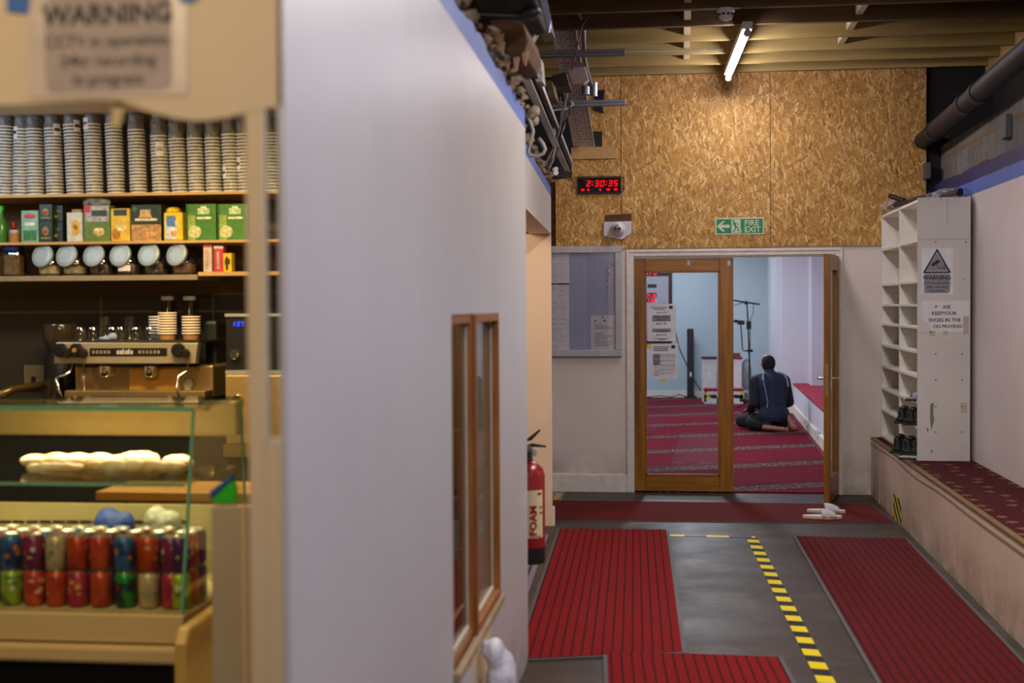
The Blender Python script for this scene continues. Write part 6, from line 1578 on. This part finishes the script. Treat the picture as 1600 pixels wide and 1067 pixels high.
for py in (623, 652): put(MB().lathe(aY(372, py, YO - .02), [(.022, 0), (.024, .012), (.018, .022)], (0, -1, 0), 20), 'knob', m_chrome, t, auto=True)
t = thing('oven_stand', 'dark stand and slotted tray below the stainless cooker', 'stand', (a2.x + .25, YO + .2, 0))
put(MB().box(a2.x, a2.x + .5, YO, YO + .4, 0, d2.z - .06), 'stand_body', m_dark, t); put(MB().box(a2.x - .01, a2.x + .5, YO - .03, YO + .4, d2.z - .06, d2.z - .001), 'tray', M_('8c744a', .4, .4), t)
tg(MB().box(aY(330, 600, 6.7).x, aY(350, 600, 6.7).x, 6.82 - .22, 6.9, ZC + .001, aY(335, 500, 6.6).z), 'knock_box', M_('14120f', .5), 'black upright bin between the coffee machine and the ovens', 'bin', bevel=.02)

# ================================================================ DISPLAY FRIDGE
m_frc = paint('cream_fridge_enamel', 'c8b07c', 'b09a6a', .2, rough=.35)
t = thing('display_fridge', 'glass fronted counter display fridge with cream frame and greenish glass', 'fridge', (-2.2, 4.25, 0))
FX0 = -3.3
fb = aY(283, 960, 4.0); ft = aY(303, 645, 4.12)          # front lower / upper outer corners
bt = aX(355, 630, ft.x); 
FX1 = (fb.x + ft.x) / 2
zt4 = aY(303, 642, 4.12).z; zlip = aY(150, 962, 4.0).z
YBk = 4.62
tilt = .12
def fr_(mb, x0, x1, za, zb_, th, off=0):
    ya2 = 4.0 + tilt * (za - fb.z) / (zt4 - fb.z); yb2 = 4.0 + tilt * (zb_ - fb.z) / (zt4 - fb.z)
    mb.prism([(x0, ya2 + off, za), (x0, yb2 + off, zb_), (x0, yb2 + off + th, zb_), (x0, ya2 + off + th, za)], (x1 - x0, 0, 0))
b = MB(); fr_(b, FX0, FX1, fb.z, zt4, .006); put(b, 'front_glass', m_glass_g, t)
put(MB().box(FX0, FX1 + .0, 4.12, YBk, zt4 + .002, zt4 + .012), 'top_glass', m_glass_g, t)
put(MB().box(FX0, FX1 + .002, 4.112, 4.12, zt4, zt4 + .014), 'top_glass_edge', M_('5a9a84', .15, name='green_glass_edge'), t)
b = MB().prism([(FX1, 4.0, fb.z), (FX1, 4.12, zt4), (FX1, YBk - .04, zt4), (FX1, YBk + .02, fb.z)], (.006, 0, 0)); put(b, 'side_glass', m_glass_g, t)
b = MB(); fr_(b, FX1 - .004, FX1 + .004, fb.z, zt4, .01, -.002); put(b, 'glass_edge', bpy.data.materials['green_glass_edge'], t); b = MB(); b.prism([(FX1, YBk - .05, zt4), (FX1, YBk - .04, zt4), (FX1, YBk + .02, fb.z), (FX1, YBk + .01, fb.z)], (.007, 0, 0)); put(b, 'glass_edge', bpy.data.materials['green_glass_edge'], t)
# back top rail (lamp housing), back panel, shelf, base
a, d = aY(150, 643, YBk - .08), aY(150, 680, YBk - .08)
put(MB().box(FX0, FX1 - .004, YBk - .08, YBk - .02, d.z, zt4), 'top_rail', m_frc, t, bevel=.004)
put(MB().box(FX0, FX1 - .05, YBk - .26, YBk - .2, zt4 - .02, zt4 - .004), 'lamp_housing', m_frc, t)
area('display_fridge_lamp', ((FX0 + FX1) / 2 + .35, YBk - .23, zt4 - .022), ((FX0 + FX1) / 2 + .35, YBk - .27, zt4 - .5), 1.0, .05, 5.5, (1.0, .85, .56), 1.9)
zsl = aY(150, 770, YBk).z
put(MB().box(FX0, FX1 - .004, YBk, YBk + .02, fb.z, zsl - .04), 'back_panel', m_frc, t)
b = MB()
for i in range(14):
    q = aY(8 + i * 21, 815, YBk - .002); b.box(q.x - .022, q.x + .022, YBk - .004, YBk + .001, q.z - .004, q.z + .004)
put(b, 'vent_slot', m_dark, t)
zsg = aY(150, 752, 4.1).z
put(MB().box(FX0, FX1 - .01, 4.06, YBk - .06, zsg - .008, zsg), 'glass_shelf', m_glass_g, t)
put(MB().box(FX0, FX1 - .01, 4.055, 4.06, zsg - .009, zsg + .001), 'shelf_edge', M_('6a9c7c', .2), t)
zfl = fb.z
put(MB().box(FX0, FX1 + .01, 3.985, YBk + .03, zfl - .09, zfl), 'base_tray', m_frc, t, bevel=.006)
put(MB().box(FX0, FX1 + .01, 3.96, YBk + .03, zfl - .15, zfl - .095), 'lower_rail', m_frc, t, bevel=.012)
put(MB().box(FX0, FX1 - .02, 4.03, YBk, 0.0, zfl - .15), 'plinth', m_black, t)
# rounded cream end bracket
e0, e1 = aY(270, 990, 3.78), aY(323, 930, 4.1)
YP = 3.75
x0, x1 = aY(271, 1000, YP).x, aY(291, 1000, YP).x
zt5 = aY(280, 985, YP).z
t2 = thing('end_panel', 'rounded cream end panel at the corner of the display fridge', 'panel', (x0, YP + .3, 0))
put(MB().prism([(x0, YP, 0), (x0, YP, zt5 - .04), (x0, YP + .03, zt5), (x0, YBk + .1, zt5 + .02), (x0, YBk + .1, 0)], (x1 - x0, 0, 0)), 'panel', M_('c0a058', .4, 0, .05, name='mustard_cream_laminate'), t2, bevel=.008)
# tall white board standing in front of the post
YW = 3.3
xw0, xw1 = aY(329, 800, YW).x, aY(392, 800, YW).x; zw = aY(350, 790, YW).z
t3 = thing('side_board', 'scuffed off-white upright board beside the display fridge', 'board', ((xw0 + xw1) / 2, YW, 0))
put(MB().box(xw0, xw1, YW, YW + .03, 0, zw), 'board', paint('scuffed_off_white_board', 'c4b69a', '7c7058', .7, rough=.5), t3, bevel=.004)
put(MB().box(aY(379, 800, YW).x, aY(386, 800, YW).x, YW - .012, YW, 0, zw + .004), 'edge_batten', m_cream, t3)
YG = 3.2
for q, c, lb in ((((327, 768), (363, 741), (362, 752), (329, 783)), '1c5a98', 'blue face of a scouring pad wedged over the off-white board'), (((331, 786), (329, 783), (362, 752), (366, 762), (366, 786)), '2ec81e', 'bright green sponge wedged over the off-white board')):
    tg(MB().prism([aY(*e, YW + .0) for e in q], (0, .03, 0)), 'scouring_pad', M_(c, .8), lb, 'sponge', bevel=.003)
# bread rolls in paper on the glass shelf
m_bread = NT('lit_bread_wrap'); bv_ = m_bread.coord(); bn_ = m_bread.noise(bv_, 18, 5, .7)
m_bread = m_bread.bsdf(m_bread.ramp(bn_, [(.35, 'f4e2c0'), (.55, 'e0b478'), (.7, 'b87838')]), .45, 0, bn_, .5, dist=.01)
def loaf(name, label, x0p, x1p, yp, r, Y, mat=m_bread, cat='bread'):
    a, d = aY(x0p, yp, Y), aY(x1p, yp, Y); z = zsg + r
    mb = MB(); n_ = 5
    for i in range(n_):
        u = i / (n_ - 1); mb.ell((a.x + (d.x - a.x) * u, Y + random.uniform(-.01, .01), z - .0), ((d.x - a.x) / n_ * .95, r * 1.2, r * (1.0 if 0 < i < n_ - 1 else .8)), 12, 8)
    return tag(organic(mb, name, mat, voxel=.008, smooth=3), label, cat)
loaf('wrapped_baguette', 'pale paper wrapped baguette at the far end of the glass shelf', 56, 190, 735, .03, 4.38)
loaf('wrapped_baguette', 'pale wrapped baguette in front on the glass shelf, at its dark end', 52, 120, 745, .022, 4.24)
loaf('croissant', 'golden croissant in the middle of the glass shelf', 195, 240, 735, .034, 4.38)
loaf('wrapped_roll', 'bright paper wrapped roll in the middle front of the glass shelf', 150, 270, 745, .028, 4.25)
loaf('croissant', 'golden croissant at the side glass end of the glass shelf', 285, 320, 735, .034, 4.4) if False else None
loaf('wrapped_roll', 'paper wrapped roll at the side glass end of the glass shelf', 262, 296, 738, .03, 4.36)
# wooden chopping board behind the glass
a, d = aY(152, 770, 4.8), aY(400, 770, 4.8)
t = thing('chopping_counter', 'pale wooden worktop ledge behind the display fridge', 'worktop', ((a.x + d.x) / 2, 4.9, 0))
put(MB().box(a.x, d.x, 4.78, 5.1, a.z - .025, a.z + .008), 'worktop', M_('c8944a', .45, 0, .1, 8, name='pine_worktop'), t, bevel=.006)
put(MB().box(a.x + .1, d.x, 4.85, 5.1, 0, a.z - .025), 'cupboard', M_('7a6844', .6), t)
put(MB().box(-4.5, -1.0, 5.16, 5.2, 0, .62), 'kick_board', m_dark, t)
# plastic bags standing on the cans' shelf
zcan = zfl + .0
def bag(label, px0, px1, py0, py1, Y, mat):
    a, d = aY(px0, py0, Y), aY(px1, py1, Y); cx_ = (a.x + d.x) / 2; rx = (d.x - a.x) / 2; hz = a.z - zcan
    mb = MB().ell((cx_, Y, zcan + hz * .45), (rx * .95, .07, hz * .45)).ell((cx_ - rx * .3, Y, zcan + hz * .8), (rx * .55, .05, hz * .2)).ell((cx_ + rx * .35, Y, zcan + hz * .72), (rx * .5, .05, hz * .22)).ell((cx_, Y, zcan + .05), (rx * .9, .06, .05))
    o = organic(mb, 'plastic_bag', mat, voxel=.01, smooth=2); tag(o, label, 'bag'); dm = o.modifiers.new('creases', 'DISPLACE'); dm.texture = tx; dm.strength = .02; return o
bb = NT('blue_bag_plastic'); bnv = bb.noise(bb.coord(), 30, 5, .7); bb = bb.bsdf(bb.ramp(bnv, [(.3, '142c70'), (.7, '1f4294')]), .3, 0, bnv, .8, dist=.02)
wb = NT('white_bag_plastic'); wnv = wb.noise(wb.coord(), 24, 5, .7); wb = wb.bsdf(wb.ramp(wnv, [(.3, '948a6e'), (.7, 'b4ac94')]), .3, 0, wnv, .8, dist=.02)
bag('crumpled blue plastic bag behind the drink cans', 142, 216, 793, 850, 4.5, bb)
bag('crumpled pale plastic bag behind the drink cans', 219, 289, 790, 850, 4.5, wb)
# drink cans: nine across, three deep, two high
def can_mat(base, c2, c3, seed):
    t = NT('printed_can'); v = t.coord(loc=(seed * 1.7, seed, seed * .3)); z = t.xyz(t.coord())[2]
    vo = t.n('ShaderNodeTexVoronoi'); vo.inputs['Scale'].default_value = 34; t.l(v, vo.inputs['Vector'])
    n_ = t.noise(v, 22, 3)
    c = t.mix(t.ramp(n_, [(.5, 0.0), (.56, 1.0)]), base, c2)
    c = t.mix(t.math('MULTIPLY', t.math('LESS_THAN', vo.outputs['Distance'], .32), t.math('LESS_THAN', t.math('ABSOLUTE', t.math('SUBTRACT', z, .062)), .022)), c, c3)
    c = t.mix(t.math('GREATER_THAN', z, .093), c, base)
    return t.bsdf(c, .28, .25)
CM = [can_mat(*q, i) for i, q in enumerate((('c8461c', 'b03018', 'e0a070'), ('7c2a52', '962c4c', 'd8c8a8'), ('3c6a9c', '2c3c6c', 'd87838'), ('d0b088', 'b8a078', '8c8a5c'), ('9cae2c', '5c7c24', 'e0d8a0'), ('c23c2c', 'd8502c', 'e8c088'), ('b02848', 'c83c4c', 'e0b060'), ('208a34', '2a2e34', '8c2030'), ('50265c', '6c2c74', 'a8b83c')))]
can_body = MB().lathe((0, 0, 0), [(.022, .002), (.026, .0), (.033, .009), (.033, .098), (.0275, .109)], n=20).mesh('can_body', True)
can_top = MB().lathe((0, 0, 0), [(.0275, .109), (.0285, .1115), (.0275, .1135), (.0255, .1115), (.001, .1105)], n=20, caps=False).mesh('can_lid', True, M_('d8ccb8', .25, .8, name='can_lid_metal'))
front_u = [2, 1, 3, 0, 5, 2, 0, 1, 8]; front_l = [4, 5, 0, 6, 0, 7, 3, 6, 4]
cname = ['orange', 'maroon', 'blue and orange', 'pale tan', 'lime green', 'red-orange', 'crimson', 'green and black', 'purple']
pxs = [21, 56.5, 91, 125, 160, 198, 235, 271, 300]
pos = ['first', 'second', 'third', 'fourth', 'fifth', 'sixth', 'seventh', 'eighth', 'ninth']
rows = ['front row', 'middle row', 'back row']
for ix, px in enumerate([-15] + pxs[:8] + [299]):
    for iy in range(3):
        for iz in range(2):
            ci = (front_u if iz else front_l)[ix % 9 if ix == 0 else (ix - 1)] if iy == 0 else random.choice([0, 1, 5, 6, 2, 8, 0])
            x_ = aY(px, 860, 4.10).x - .0 + iy * .004
            if ix == 9: x_ = FX1 - .036
            t = thing('drink_can', '', 'can', (x_, 4.085 + iy * .072, zfl + .001 + iz * .1125), random.uniform(0, 6), 'drink cans in the display fridge')
            me = can_body.copy(); me.materials.append(CM[ci]); 
            o = bpy.data.objects.new('can_body', me); COL.objects.link(o); o.parent = t
            o = bpy.data.objects.new('can_lid', can_top); COL.objects.link(o); o.parent = t
            w_ = 'at the picture edge' if ix == 0 else ('against the side glass' if ix == 9 else pos[ix - 1] + ' whole column')
            t['label'] = '%s drink can, %s layer of the %s, %s' % (cname[ci], 'upper' if iz else 'lower', rows[iy], w_)
